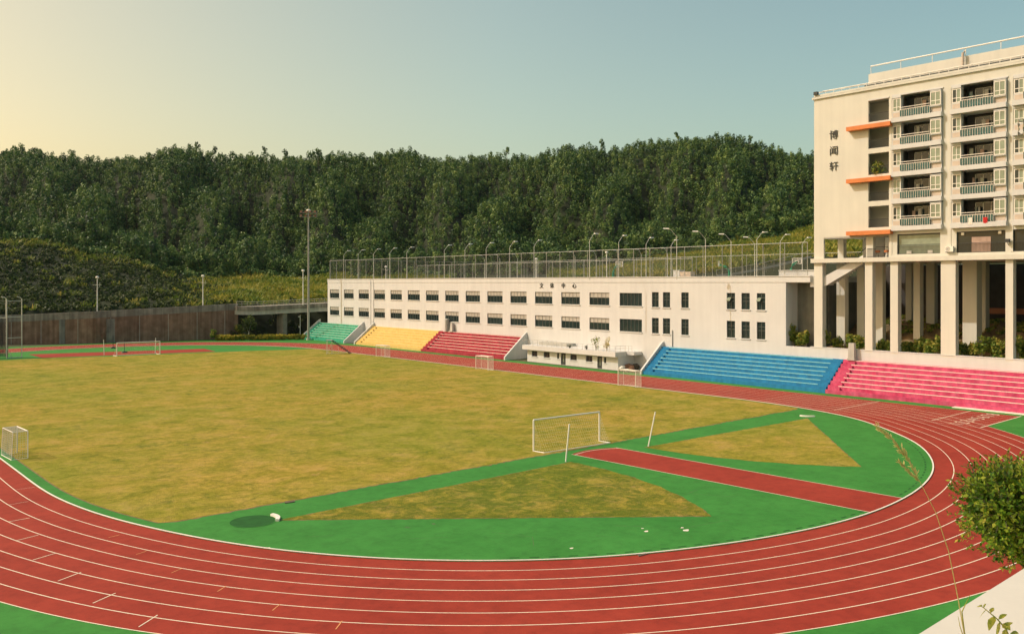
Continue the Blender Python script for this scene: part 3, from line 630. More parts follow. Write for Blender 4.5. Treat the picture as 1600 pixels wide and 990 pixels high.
for bi, ul in enumerate(bayUL[:3]):
    for fi, z in enumerate(FL):
        w0 = ul-BW
        sl = lk('balcony', Bm['slab'], dm, (GX, w0, z))
        lk('balcony_back_wall', Bm['back'], sl); lk('balcony_railing', Bm['rail'], sl); lk('glass_panel', Bm['glassp'], sl)
        lk('sliding_door', Bm['door'], sl); lk('door_frame', Bm['dframe'], sl)
        for s in 'lr':
            p = lk('window_pod', Bm['pod_'+s], dm, (GX, w0, z)); lk('louvre_panel', Bm['lou_'+s], p)
            lk('window_frame', Bm['win_'+s], p); lk('pane', Bm['pane_'+s], p)
            if s == 'l' and (bi*5+fi) % 3 != 1: lk('open_sash', Bm['pane_dark'], p)
        rnd = random.Random(bi*9+fi)
        for k in range(rnd.randint(1, 3)):
            y = w0+rnd.uniform(1.6, 4.4); MB().box(GX+1.2, GX+1.24, y, y+rnd.uniform(.25, .45), z+1.25, z+1.25+rnd.uniform(.5, .9)).build('laundry', [M['curtain'], M['cement'], M['teal'], M['glassg']][(bi+fi+k) % 4], dm)
def cloth(px0, px1, py0, py1, m, label, nm):
    xp = GX-.55; y1, y0 = U(px0, xp), U(px1, xp); r = (px0-CX)/F; Z = xp/(r*C0+C1); z1, z0 = H+(HY-py0)*Z/F, H+(HY-py1)*Z/F
    mb = MB(); N = 8
    for i in range(N):
        a, b = y0+(y1-y0)*i/N, y0+(y1-y0)*(i+1)/N; xa, xb = -.035*(i % 2), -.035*((i+1) % 2)
        k0 = .12*math.sin(i*1.3); mb.hexa([(xp+xa, a, z0+k0*.3), (xp+xb, b, z0+k0*.3), (xp+xb+.02, b, z0+k0*.3), (xp+xa+.02, a, z0+k0*.3)], [(xp+xa, a, z1), (xp+xb, b, z1), (xp+xb+.02, b, z1), (xp+xa+.02, a, z1)])
    tag(mb.build(nm, m), label, 'clothing')
cloth(1513, 1519.5, 340, 350.5, M['whitep'], 'white shirt hanging on the lowest balcony railing of the dormitory', 'hanging_shirt')
cloth(1536, 1543, 339.5, 348.5, M['redc'], 'bright red cloth hanging on the lowest balcony railing of the dormitory', 'hanging_cloth')
# lintel shadows steps above bays
mb = MB()
for ul in bayUL[:3]: mb.box(GX-.10, GX-.002, ul-BW-.05, ul+.05, 36.06, 36.22)
mb.box(GX-.10, GX-.002, stairY[0]-.05, stairY[1]+.05, 35.98, 36.12)
mb.build('lintel_band', M['white'], dm)
mb = MB()
for ul in bayUL[:3]: mb.box(GX-.05, GX+.0-.002, ul+.06, ul+.30, BZ+.3, 36.0)
mb.build('pilaster', M['cream'], dm)
# glazed platform level
for k, (a, b) in enumerate(lowg[:3]):
    o = MB().quad((GX+.25, a, 16.95), (GX+.25, a, 19.35), (GX+.25, b, 19.35), (GX+.25, b, 16.95)).build('glazing', M['glassg'] if k == 0 else M['glass'], dm)
    fb = MB().box(GX+.18, GX+.24, a, b, 19.22, 19.35).box(GX+.18, GX+.24, a, a+.08, 16.95, 19.22).box(GX+.18, GX+.24, b-.08, b, 16.95, 19.22)
    fb.build('glazing_frame', M['dark_metal'], o)
    railing(a+.03, b-.03, 16.9, 1.15, GX+.06, 'railing', dm, M['dark_metal'])
    if k: MB().box(GX+.20, GX+.23, (a+b)/2-1.0, (a+b)/2+1.0, 17.0, 18.7).build('curtain', M['curtain'], dm)
for px, k in ((1419.5, 0), (1452.5, 0)):
    y = U(px); MB().box(GX+.12, GX+.17, y-.28, y+.28, 16.98, 17.35).build('notice_board', M['whitep'], dm)
for px in (1503.5, 1561.5):
    y = U(px); MB().box(GX+.10, GX+.17, y-.16, y+.16, 18.95, 19.25).build('wall_light', M['whitep'], dm)
MB().box(GX-.2, 121, DY0, DY1, ZR-.19, ZR-.15).build('roof', M['cement'], dm)
# columns, sill wall, canyon behind
cols = [(1272, 1285), (1351.4, 1363), (1391, 1403), (1470, 1493), (1571, 1583)]
def colbox(mb, a, b, x0=GX, d=.9, z0=4.9, z1=16.1): return mb.box(x0, x0+d, U(b, x0), U(a, x0), z0, z1)
for a, b in cols: colbox(MB(), a, b).build('column', M['cream'], dm)
MB().box(GX, GX+.9, 28.3, 29.1, 4.9, 16.1).build('column', M['cream'], dm)
for a, b, x0, d, z0 in [(1307, 1320.5, 106.5, .9, 4.2), (1339, 1350, 108.5, .9, 4.2), (1367, 1379, 108, .9, 4.2), (1427, 1437.5, 110, 1, 4.2), (1447, 1460, 115, 1, 4.2), (1415, 1424, 116, 1, 4.2), (1504, 1526, 108.5, 1.6, 4.2), (1528, 1540, 113, 1.2, 4.2)]:
    colbox(MB(), a, b, x0, d, z0).build('column', M['cream'], dm)
MB().box(GX+.001, GX+.35, 12, yE, 0, 5.13).box(GX-.05, GX+.42, 12, yE, 5.13, 5.22).build('low_wall', M['white'], dm)
MB().box(123.5, 124, 10, 62, 0, 16.0).build('back_wall', M['dimwall'], dm)  # closes the rear; its dark colour paints in the shade under the building
MB().box(118.0, 118.5, 29, 45, 9.6, 10.3).build('low_beam', M['terra'], dm)
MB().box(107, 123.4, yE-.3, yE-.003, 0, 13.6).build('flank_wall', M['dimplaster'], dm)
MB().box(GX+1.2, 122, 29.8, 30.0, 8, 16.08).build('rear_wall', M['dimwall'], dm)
# open stair rising behind the left opening
ya, yb2 = U(1291, GX+1), U(1352, GX+1); stp = MB()
zl = 13.55; stp.box(GX+.5, GX+2.2, ya, ya+1.9, zl-.25, zl)
n = 14
for i in range(n):
    y = ya-(ya-yb2)*i/n; y2 = ya-(ya-yb2)*(i+1)/n; z = zl+(16.62-zl)*(i+1)/n
    stp.hexa([(GX+.5, y2, z-.55), (GX+2.2, y2, z-.55), (GX+2.2, y, z-.55), (GX+.5, y, z-.55)], [(GX+.5, y2, z), (GX+2.2, y2, z), (GX+2.2, y, z), (GX+.5, y, z)])
stp.build('open_stair', M['white'], dm)
w = MB(); a, b, c, d = (ya+1.9, zl-.5), (ya, zl-.5), (yb2, 15.85), (yb2, 17.0)
pts = [(ya+1.9, zl-.55), (ya, zl-.55), (yb2, 15.9), (yb2, 16.95), (ya, zl+.75), (ya+1.9, zl+.75)]
n0 = len(w.v); w.v += [(GX+.35, y, z) for y, z in pts]+[(GX+.5-.002, y, z) for y, z in pts]; w.f += [tuple(range(6)), tuple(range(6, 12))[::-1]]+[(i, 6+i, 6+(i+1) % 6, (i+1) % 6) for i in range(6)]
w.build('stair_parapet', M['white'], dm)
sr = MB(); sr.tube([(GX+2.3, U(1338, GX+2), 17.0), (GX+2.3, U(1352, GX+2), 18.0), (GX+2.3, U(1386, GX+2), 18.0)], .04); 
sr.build('handrail', M['dark_metal'], dm)
railing(U(1389), U(1354), BZ, 1.1, GX+.15, 'railing', dm, M['dark_metal'])
MB().box(GX+.2, GX+.9, U(1363), U(1352), BZ, 19.33).build('column', M['cream'], dm)
MB().box(GX+5, GX+5.2, U(1352), U(1318), BZ, 19.33).build('inner_wall', M['white'], dm)
MB().box(GX+4, GX+4.8, U(1318, GX+4)-.0, U(1309, GX+4), BZ, 19.33).build('column', M['cream'], dm)
# roof: set-back storey, pipes
PY = U(1357, 107)
MB().box(107, 119, DY0, PY, ZR-.1, 40.3).build('rooftop_storey', M['cream'], dm)
rp_ = MB().tube([(107, PY-.3, 41.25), (107, DY0, 41.25)], .09, 8)
for y in np.linspace(PY-.3, DY0, 9): rp_.tube([(107.05, y, 40.3), (107.05, y, 41.2)], .045, 5)
rp_.build('roof_handrail', M['whitep'], dm)
MB().tube([(106.6, U(1504.5, 106.6), ZR-.1), (106.6, U(1504.5, 106.6), 40.6), (108, U(1500, 106.6), 41.1)], .16, 8).build('vent_pipe', M['pinkish'], dm)
tr_ = MB(); ys = np.linspace(PY+5, DY0, 34)
tr_.tube([(GX+.4, DY1-1, ZR+.55), (GX+.4, DY0, ZR+.55)], .06, 6).tube([(GX+1.6, PY+6, ZR+.75), (GX+1.6, DY0, ZR+.75)], .06, 6)
for i, y in enumerate(ys):
    tr_.tube([(GX+.4, y, ZR+.1), (GX+.4, y, ZR+.55)], .035, 5); tr_.tube([(GX+.4, y, ZR+.55), (GX+1.6, y-(.9 if i % 3 == 0 else 0), ZR+.75)], .035, 5)
tr_.build('roof_edge_rail', M['whitep'], dm)
MB().box(GX+1.9, GX+2.6, DY0, PY-.5, ZR-.1, ZR+.7).build('roof_duct', M['dark_metal'], dm)
for ch, py in zip('博闻轩', (212, 236.6, 261)): facade_text(ch, 1303, py, 1.25, GX, dm, M['dark_metal'])
MB().box(GX-.35, GX+.1, DY1-.6, DY1-.1, ZR+.1, ZR+.5).build('roof_lamp', M['dark_metal'], dm)
# wall mounted things
def ac_unit(px, py, xp, label):
    y = U(px, xp); r = (px-CX)/F; z = H+(HY-py)*(xp/(r*C0+C1))/F
    t = thing('air_conditioner', label, 'air conditioner', (xp, y, z-.35), 0)
    MB().box(-.42, -.1, -.45, .45, 0, .62).build('casing', M['whitep'], t)
    g = MB()
    for k in range(20):
        a, b = 2*math.pi*k/20, 2*math.pi*(k+1)/20
        for r_ in (.25, .16, .07): g.quad((-.425, .12+r_*math.cos(a), .31+r_*math.sin(a)), (-.425, .12+r_*math.cos(b), .31+r_*math.sin(b)), (-.425, .12+(r_-.03)*math.cos(b), .31+(r_-.03)*math.sin(b)), (-.425, .12+(r_-.03)*math.cos(a), .31+(r_-.03)*math.sin(a)))
    g.build('fan_grille', M['dark_metal'], t)
    MB().box(-.45, -.02, -.4, -.34, -.08, -.003).box(-.45, -.02, .34, .4, -.08, -.003).build('bracket', M['grey_metal'], t)
ac_unit(1485, 388.5, GX, 'white air conditioner on the dormitory wall between two glazed openings')
ac_unit(1241, 486, GX+2.9, 'white air conditioner in the shaded recess right of the sports centre windows')
t = thing('wall_floodlight', 'small black floodlight on the dormitory pillar above the concrete beam', 'floodlight', (GX-.05, U(1576), 17.9+.05))
MB().box(-.5, -.15, -.25, .2, 0, .38).build('lamp_head', M['dark_metal'], t); MB().tube([(-.3, 0, 0), (-.05, 0, -.25), (.05, 0, -.3)], .03).build('bracket', M['dark_metal'], t)
for k, px in enumerate((1371, 1385.5)):
    t = thing('stool', ('left' if k == 0 else 'right')+' one of two orange stools behind the dark railing above the concrete beam', 'stool', (GX+1.0, U(px, GX+1), BZ))
    s = MB().prism([(.3*math.cos(a), .3*math.sin(a)) for a in np.linspace(0, 6.28, 13)[:-1]], .62, .9); s.build('seat', M['orange'], t)
    for q in range(3):
        a = q*2.1; MB().tube([(.1*math.cos(a), .1*math.sin(a), .62), (.26*math.cos(a), .26*math.sin(a), 0)], .03).build('leg', M['dark_metal'], t)
# tall boxes standing at the top of the stands
def cabinet(px, w, h, label, m, shape='box'):
    y = U(px, GX-.5); t = thing('wrapped_speaker', label, 'speaker', (GX-.45, y, STZ))
    if shape == 'cyl': MB().prism([(w/2*math.cos(a), w/2*math.sin(a)) for a in np.linspace(0, 6.28, 17)[:-1]], 0, h).blob((0, 0, h), w/2, 12, 6, 0, (1, 1, .35)).build('cover', m, t)
    else:
        MB().hexa([(-.3, -w/2, 0), (.3, -w/2, 0), (.3, w/2, 0), (-.3, w/2, 0)], [(-.2, -w/2*.8, h), (.25, -w/2*.8, h), (.25, w/2*.85, h), (-.2, w/2*.85, h)]).build('cover', m, t)
        MB().box(-.37, .33, -w/2*1.15, w/2*1.15, -.002+.003, .22).build('base', M['cement'], t)
cabinet(1331, .85, 2.15, 'tall grey wrapped cabinet on the top tier between the blue and pink stands', M['cement'])
cabinet(698.5, .95, 2.4, 'grey cylinder with domed top standing above the left end of the maroon stand', M['grey_metal'], 'cyl')
cabinet(706, .8, 1.75, 'shorter pale wrapped cabinet right of the grey cylinder above the maroon stand', M['cement'])
# ------------------------------------------------------------------ roof court
RZ = 14.0
def chain_fence(nm, label, pts, z0, z1, step, rails=(1.0,), cat='fence'):
    t = thing(nm, label, cat, (pts[0][0], pts[0][1], z0)); ox, oy = pts[0]
    pm = MB(); rmb = MB()
    post = MB().tube([(0, 0, 0), (0, 0, z1-z0)], .05, 6).mesh('post', M['grey_metal'])
    for (xa, ya), (xb, yb) in zip(pts[:-1], pts[1:]):
        d = math.hypot(xb-xa, yb-ya); n = max(1, round(d/step))
        pm.quad((xa-ox, ya-oy, .03), (xb-ox, yb-oy, .03), (xb-ox, yb-oy, z1-z0), (xa-ox, ya-oy, z1-z0))
        for r in rails: rmb.tube([(xa-ox, ya-oy, (z1-z0)*r), (xb-ox, yb-oy, (z1-z0)*r)], .04, 6)
        for i in range(n+(1 if (xb, yb) == tuple(pts[-1]) else 0)): lk('post', post, t, (xa+(xb-xa)*i/n-ox, ya+(yb-ya)*i/n-oy, 0))
    pm.build('wire_mesh', M['fence'], t); rmb.build('rail', M['grey_metal'], t); return t
chain_fence('roof_fence', 'tall wire mesh fence along the front roof edge of the sports centre', [(GX+.35, yL-.4), (GX+.35, yE+.6)], 14.46, 18.85, 3.33)
chain_fence('roof_fence', 'tall wire mesh fence at the back of the sports centre roof, beyond the basketball hoops', [(GX+.6, yL-.35), (152.5, yL-.5), (152.5, yE+.4)], RZ+.4, 19.2, 4.2)
chain_fence('court_fence', 'lower wire mesh divider across the middle of the roof courts', [(128, yL-2), (128, U(921)-2)], RZ, 18.0, 4.5)
ORD = ['first', 'second', 'third', 'fourth', 'fifth', 'sixth', 'seventh', 'eighth', 'ninth', 'tenth', 'eleventh', 'twelfth']
def arm_lamp_proto():
    hz = 7.2
    pole = MB().tube([(0, 0, 0), (0, 0, hz-1.15)], [.07, .045], 8).mesh('pole', M['metal'])
    arm = MB().tube([(0, 0, hz-1.15), (.85, 0, hz-.12), (1.15, 0, hz)], .03, 6).mesh('arm', M['metal'])
    head = MB().hexa([(1.05, -.17, hz-.08), (1.95, -.14, hz-.03), (1.95, .14, hz-.03), (1.05, .17, hz-.08)], [(1.1, -.12, hz+.08), (1.85, -.09, hz+.1), (1.85, .09, hz+.1), (1.1, .12, hz+.08)]).mesh('lamp_head', M['whitep'])
    return pole, arm, head
LP = arm_lamp_proto()
def arm_lamp(x, y, az, label, z=RZ, double=False, group='curved-arm lamps around the roof courts'):
    t = thing('roof_lamp', label, 'lamp', (x, y, z), az, group)
    lk('pole', LP[0], t)
    for k in range(2 if double else 1):
        a = lk('arm', LP[1], t); h = lk('lamp_head', LP[2], t)
        if k: a.rotation_euler = h.rotation_euler = (0, 0, math.pi)
for k, px in enumerate((536.9, 559.5, 583.6, 609, 635.5, 694.2, 726.4, 759.6, 796.4, 834.5)):
    arm_lamp(GX+.8, U(px, GX+.8), 0, ORD[k]+' from the left in the front row of curved-arm lamps on the sports centre roof')
def zpos(px, py): Z = 7.25*F/(HY-py); return PZ(px, Z)
for k, (px, py) in enumerate(((921.3, 369), (966.8, 371.8), (1009.5, 375), (1048.5, 378.5))):
    arm_lamp(*zpos(px, py), 0, ORD[k]+' lamp from the left in the receding row starting beside the green basketball hoop'.replace(' starting beside the green basketball hoop', ' with arms to the right, mid roof'))
for k, (px, py) in enumerate(((1057.4, 362), (1102.3, 366), (1142.3, 370), (1179.3, 374.5))):
    arm_lamp(*zpos(px, py), math.radians(128), ORD[k]+' lamp from the left in the row whose arms point left, right half of roof')
for k, (px, py) in enumerate(((1182.6, 367), (1219, 370.5), (1253.6, 375))):
    arm_lamp(*zpos(px, py), -.35, ORD[k]+' lamp from the left in the rightmost roof row with arms to the right')
for k, px in enumerate((757, 781, 808.5, 836.5, 898.5, 931.5, 967, 1002, 1043)):
    arm_lamp(151.8, U(px, 151.8), math.pi, ORD[k]+' from the left in the far row of lamps along the back roof fence')
def hoop(px_base, Z, az, label):
    x, y = PZ(px_base, Z); t = thing('basketball_hoop', label, 'basketball hoop', (x, y, RZ), az, 'green basketball hoops on the roof courts')
    MB().hexa([(-1.1, -.5, 0), (.2, -.5, 0), (.2, .5, 0), (-1.1, .5, 0)], [(-1.0, -.42, .45), (-.1, -.42, .35), (-.1, .42, .35), (-1.0, .42, .45)]).build('base', M['bgreen'], t)
    MB().tube([(-.5, 0, .4), (-.45, 0, 1.9), (.1, 0, 2.75), (1.5, 0, 3.25)], [.22, .18, .15, .11], 8).tube([(-.9, 0, .4), (-.75, 0, 1.6), (-.1, 0, 2.5)], .07, 6).tube([(.1, 0, 2.5), (1.5, 0, 2.95)], .06, 6).build('arm', M['bgreen'], t)
    b = MB()
    for a in (-.9, .84): b.box(1.5, 1.56, a, a+.06, 2.85, 3.9)
    for z in (2.85, 3.84): b.box(1.503, 1.557, -.84, .84, z, z+.06)
    for a in (-.3, .25): b.box(1.495, 1.565, a, a+.05, 3.0, 3.45)
    b.box(1.494, 1.566, -.25, .25, 3.4, 3.45)
    bb = b.build('backboard', M['whitep'], t)
    MB().quad((1.53, -.85, 2.9), (1.53, .85, 2.9), (1.53, .85, 3.85), (1.53, -.85, 3.85)).build('board_glass', M['netw'], bb)
    MB().tube([(1.8+.23*math.cos(a), .23*math.sin(a), 3.05) for a in np.linspace(0, 6.28, 13)], .02, 5).build('rim', M['orange'], t)
hoop(960.5, 176, 0.1, 'green basketball hoop near the middle of the roof, its arm reaching right')
hoop(1135.5, 172, math.radians(115), 'green basketball hoop reaching left in front of the yellow-green hillside')
hoop(1238, 150, 0.0, 'green basketball hoop beside the low roof wall next to the dormitory')
x, y = PZ(1058, 121); t = thing('roof_hatch', 'low cream and pinkish box on the front roof edge of the sports centre', 'box', (GX+1.0, U(1071, GX+1.0), RZ))
MB().box(0, 1.2, 1.1, 2.3, 0, 1.35).box(-.05, 1.25, 1.05, 2.35, 1.35, 1.45).build('cream_housing', M['white'], t); MB().box(.05, 1.1, -.9, 1.09, 0, 1.2).build('pinkish_housing', M['pinkish'], t)
ya_, yb_2 = U(1217, GX+1.6), yE+.1
tag(MB().box(GX+1.6, GX+1.9, yb_2, ya_, RZ, 15.15).box(GX+1.5, GX+2.0, yb_2, ya_+.05, 15.15, 15.25).build('roof_low_wall', M['white']), 'low cream wall on the roof corner next to the dormitory', 'wall')
# ------------------------------------------------------------------ floodlight mast
def mast(x, y, h, label, az):
    t = thing('floodlight_mast', label, 'floodlight mast', (x, y, 0), az, 'floodlight masts')
    MB().tube([(0, 0, .4), (0, 0, h*.5), (0, 0, h)], [.30, .22, .15], 12).build('pole', M['grey_metal'], t)
    MB().prism([(.55*math.cos(a), .55*math.sin(a)) for a in np.linspace(0, 6.28, 13)[:-1]], 0, .42).build('foot', M['cement'], t)
    f_ = MB()
    for z in (h-1.3, h-.35): f_.box(-2.05, 2.05, -.32, -.24, z, z+.08).box(-2.05, 2.05, .24, .32, z, z+.08)
    for xx in (-2.05, -.7, .7, 2.0): f_.box(xx, xx+.06, -.235, .235, h-1.3, h-1.24).box(xx, xx+.06, -.235, .235, h-.35, h-.29)
    f_.box(-2.04, -1.98, -.30, -.25, h-1.22, h-.35).box(1.98, 2.04, -.30, -.25, h-1.22, h-.35)
    f_.build('cross_frame', M['grey_metal'], t)
    for s in (-1, 1):
        for z in (h-1.2, h-.24):
            for i in range(4):
                xx = -1.65+i*1.1; m = MB().hexa([(xx-.24, s*.36, z), (xx+.24, s*.36, z), (xx+.24, s*.75, z+.02), (xx-.24, s*.75, z+.02)], [(xx-.2, s*.36, z+.42), (xx+.2, s*.36, z+.42), (xx+.2, s*.55, z+.45), (xx-.2, s*.55, z+.45)])
                m.build('floodlight', M['rust'] if s < 0 else M['dark_metal'], t)
    MB().blob((0, 0, h+.25), .55, 12, 7, 0, (1, 1, .6)).build('dome_cap', M['whitep'], t)
    MB().tube([(0, 0, h+.5), (0, 0, h+2.4)], .02, 5).build('lightning_rod', M['grey_metal'], t)
x, y = G(482, 531); Zm = cpx(x, y)[1]; mast(x, y, H+(HY-328)*Zm/F-.4, 'very tall grey floodlight mast at the far end of the green stand', math.radians(-41))
# lamp cluster of a second mast, its pole just outside the picture on the right
xm, ym = PZ(1609, 84); hm = H+(HY-196)*84/F
t = thing('floodlight_mast', 'cluster of white floodlights cut by the right picture edge in front of dormitory', 'floodlight mast', (xm, ym, 0), math.radians(-41), 'floodlight masts')
MB().tube([(0, 0, 0), (0, 0, hm)], [.28, .15], 10).build('pole', M['grey_metal'], t)
fr = MB().box(-1.2, 1.2, -.05, .05, hm-.9, hm-.82).box(-1.2, 1.2, -.05, .05, hm+.3, hm+.38); fr.build('cross_frame', M['grey_metal'], t)
for i in range(5):
    for j in range(4):
        xx = -1.15+i*.5; z = hm-1.0+j*.42
        m = MB(); m.tube([(xx, -.08, z), (xx-.16, -.42, z+.14), (xx-.34, -.52, z+.3)], [.05, .11, .02], 6); m.build('floodlight', M['whitep'] if (i+j) % 2 else M['grey_metal'], t)
# ------------------------------------------------------------------ goals
def net_goal(A, B, back, h, label, full=False, backtop=.0, group='small white futsal goals'):
    """posts at A and B, net towards the vector back (ground bars); backtop = depth of the roof of the net"""
    A, B, bk = Vector((*A, 0)), Vector((*B, 0)), Vector((*back, 0)); r = .07 if full else .045
    org = A.copy(); t = thing('football_goal', label, 'goal', tuple(org), 0, group); A = A-org; B = B-org
    up = Vector((0, 0, h)); bn = bk.normalized()
    for p in (A, B): MB().tube([p, p+up], r, 8).build('post', M['whitep'], t)
    MB().tube([A+up, B+up], r, 8).build('crossbar', M['whitep'], t)
    f_ = MB().tube([A+bk, B+bk], r*.8, 6).tube([A, A+bk], r*.8, 6).tube([B, B+bk], r*.8, 6)
    T = bn*backtop
    for p in (A, B):
        if backtop > .1: f_.tube([p+up, p+up+T], r*.7, 6).tube([p+up+T, p+bk], r*.6, 6)
    if backtop > .1: f_.tube([A+up+T, B+up+T], r*.7, 6)
    f_.build('net_frame', M['whitep'], t)
    th = .0035 if full else .0095
    n = MB()
    def panel(a, b, c, d, na, nb):          # a-b bottom, d-c top
        for i in range(na+1):
            p, q = a.lerp(b, i/na), d.lerp(c, i/na); mid = p.lerp(q, .45)+bn*(-.06 if full else -.02); n.tube([p, mid, q], th, 3, False)
        for j in range(1, nb):
            p, q = a.lerp(d, j/nb), b.lerp(c, j/nb); n.tube([p, p.lerp(q, .5)-bn*.03, q], th, 3, False)
    L = (B-A).length; sp = .22 if full else .17
    if backtop > .1:
        panel(A+bk, B+bk, B+up+T, A+up+T, int(L/sp), int(h/sp)); panel(A+up, B+up, B+up+T, A+up+T, int(L/sp), max(2, int(backtop/sp)))
    else: panel(A+bk, B+bk, B+up, A+up, int(L/sp), int(h/sp))
    for p in (A, B): panel(p, p+bk, p+up+T*1.0+Vector((0, 0, 0)), p+up, max(3, int(bk.length/sp)), int(h/sp))
    n.build('net', M['netline'], t)
M['netline'] = mat('net_cord', (.72, .69, .6), .8, var=.05, scale=3)
net_goal(G(833.7, 704.5), G(936.5, 689.0), (.15, -1.1), 2.5, 'large white football goal in front of the near green arc and red runway', True, group='football goals')
net_goal(G(182.5, 556.3), G(250, 553.2), (-.1, 1.9), 2.45, 'distant large white football goal in front of the far red strip', True, group='football goals')
xa, ya_ = G(43.3, 715.5); net_goal((xa, ya_), (xa-.15, ya_+2.9), (-1.1, 0), 2.1, 'small white goal alone on the left touchline near the picture edge', backtop=1.0)
for (px, py), lab in (((601.5, 558), 'small white goal on the far touchline in front of the yellow stand'), ((762.5, 578.5), 'small white goal on the far touchline in front of the maroon stand'), ((993, 605.0), 'small white goal on the far touchline nearest the blue stand')):
    xa, ya_ = G(px, py); net_goal((xa, ya_), (xa, ya_+3.0), (1.1, 0), 2.1, lab, backtop=1.05)
# ------------------------------------------------------------------ poles on the field
def lean_pole(base, h, lean, label, r=.055):
    x, y = base; tag(MB().tube([(0, 0, 0), (lean*C0, lean*S0, h)], r, 8).build('white_post', M['whitep']), label, 'post', 'white marker posts').location = (x, y, 0)
    return
lean_pole(G(884, 721), 2.85, .27, 'leaning white post left of the red runway, in front of the large goal')
lean_pole(G(1013, 697), 2.85, .58, 'more strongly leaning white post at the tip of the right turf sector')
lean_pole(G(162.8, 554.6), 2.9, -.12, 'thin white post left of the distant large goal')
lean_pole(G(242.5, 552.2), 3.0, .1, 'thin white post right behind the distant large goal')
for (px, py), h, lab in (((176.8, 544), 2.6, 'dark net stand with heavy base on the far green surface, left one'), ((194.5, 551.0), 2.7, 'dark net stand with heavy base inside the distant goal mouth')):
    x, y = G(px, py); t = thing('net_stand', lab, 'stand', (x, y, 0)); MB().tube([(0, 0, .1), (0, 0, h)], .05, 6).build('pole', M['dark_metal'], t)
    MB().hexa([(-.55, -.35, 0), (.55, -.35, 0), (.55, .35, 0), (-.55, .35, 0)], [(-.35, -.2, .28), (.35, -.2, .28), (.35, .2, .28), (-.35, .2, .28)]).build('base', M['dark_metal'], t)
# throwing circles and stop boards
x, y = G(395, 814); cc = MB(); cc.quad(*[(x+1.25*math.cos(a), y+1.25*math.sin(a), .013) for a in np.linspace(0, 2*math.pi, 49)[:-1]]); cc.build('throwing_circle', M['dgreen'], kind='structure')
cl = MB()
for i in range(48):
    a, b = 2*math.pi*i/48, 2*math.pi*(i+1)/48; cl.quad((x+1.25*math.cos(a), y+1.25*math.sin(a), .02), (x+1.31*math.cos(a), y+1.31*math.sin(a), .02), (x+1.31*math.cos(b), y+1.31*math.sin(b), .02), (x+1.25*math.cos(b), y+1.25*math.sin(b), .02))
cl.build('throwing_circle_rim', M['green'], kind='structure')
def stop_board(c, r, a0, a1, label):
    mb = MB(); P1 = [(r*math.cos(a), r*math.sin(a)) for a in np.linspace(a0, a1, 12)]; P2 = [((r+.16+.08*abs(math.cos((a-(a0+a1)/2)*2)))*math.cos(a), (r+.16+.06)*math.sin(a)) for a in np.linspace(a1, a0, 12)]
    mb.prism(P1+P2, .012, .14); o = tag(mb.build('stop_board', M['whitep']), label, 'stop board', 'curved stop boards of the throwing circles'); o.location = (*c, 0)
dr_ = math.atan2(G(700, 775)[1]-y, G(700, 775)[0]-x)
stop_board((x, y), 1.27, dr_-.5, dr_+.5, 'curved white board on the edge of the dark green throwing circle')
x2, y2 = G(1257, 650.3); x2 += 1.15; y2 += .35
dr_ = math.atan2(38-y2, 66-x2)
stop_board((x2, y2), 1.27, dr_-.52, dr_+.52, 'small white board at the far tip of the right turf sector')
for (px, py), lab in (((452, 784.5), 'small dark drain lid on the green strip at the turf edge'), ((1003, 866), 'dark drain lid against the inner kerb of the bend')):
    x, y = G(px, py); tag(MB().prism([(-.35, -.12), (.30, -.18), (.36, .12), (-.2, .17)], .012, .05).build('drain_cover', M['bark']), lab, 'drain cover', 'drain lids').location = (x, y, 0)
# dashed drain slots inside the kerb, as real dark slots
ds = MB(); a1_, a2_ = off(-.62), off(-.50)
idx = [i for i in range(len(cur)) if cur[i][1] < 52 and cur[i][0] > 27]
for i in idx[::2]:
    j = (i+1) % len(cur); ds.quad((*a1_[i], .0095), (*a2_[i], .0095), (*a2_[j], .0095), (*a1_[j], .0095))
ds.build('drain_slots', M['dgreen'], kind='structure')
# timekeeper stair stand
pA, pB = Vector((*G(511, 552.5), 0)), Vector((*G(548, 552.5), 0)); ax = (pB-pA).normalized(); t = thing('judges_stair', 'dark metal judges staircase on the far touchline near the green stand', 'stair stand', tuple(pA), math.atan2(ax.y, ax.x))
Ls = (pB-pA).length; hh = 2.55; w_ = .55
sd = MB()
for s in (-w_, w_): sd.tube([(1.0, s, hh), (Ls, s, .1)], .06, 6).tube([(-.1, s, hh), (1.0, s, hh)], .05, 6)
sd.build('stringer', M['dark_metal'], t)
stp = MB()
for i in range(8):
    u_ = 1.0+(Ls-1.0)*(i+.5)/8; z = hh*(1-(i+.5)/8); stp.box(u_-.22, u_+.22, -w_, w_, z, z+.05)
stp.build('tread', M['dark_metal'], t); MB().box(-.15, 1.05, -w_-.05, w_+.05, hh+.06, hh+.11).build('platform', M['cement'], t)
for xx, s in ((0, -w_), (0, w_), (1.0, -w_), (1.0, w_)): MB().tube([(xx, s, 0), (xx, s, hh)], .035, 6).build('leg', M['metal'], t)
MB().tube([(0, -w_, 0), (1, -w_, hh*.9)], .025).tube([(0, w_, 0), (1, w_, hh*.9)], .025).tube([(0, -w_, .1), (Ls*.75, -w_, .1)], .025).tube([(0, w_, .1), (Ls*.75, w_, .1)], .025).tube([(Ls*.5, -w_, .1), (Ls*.5, -w_, hh*.55)], .025).build('brace', M['metal'], t)
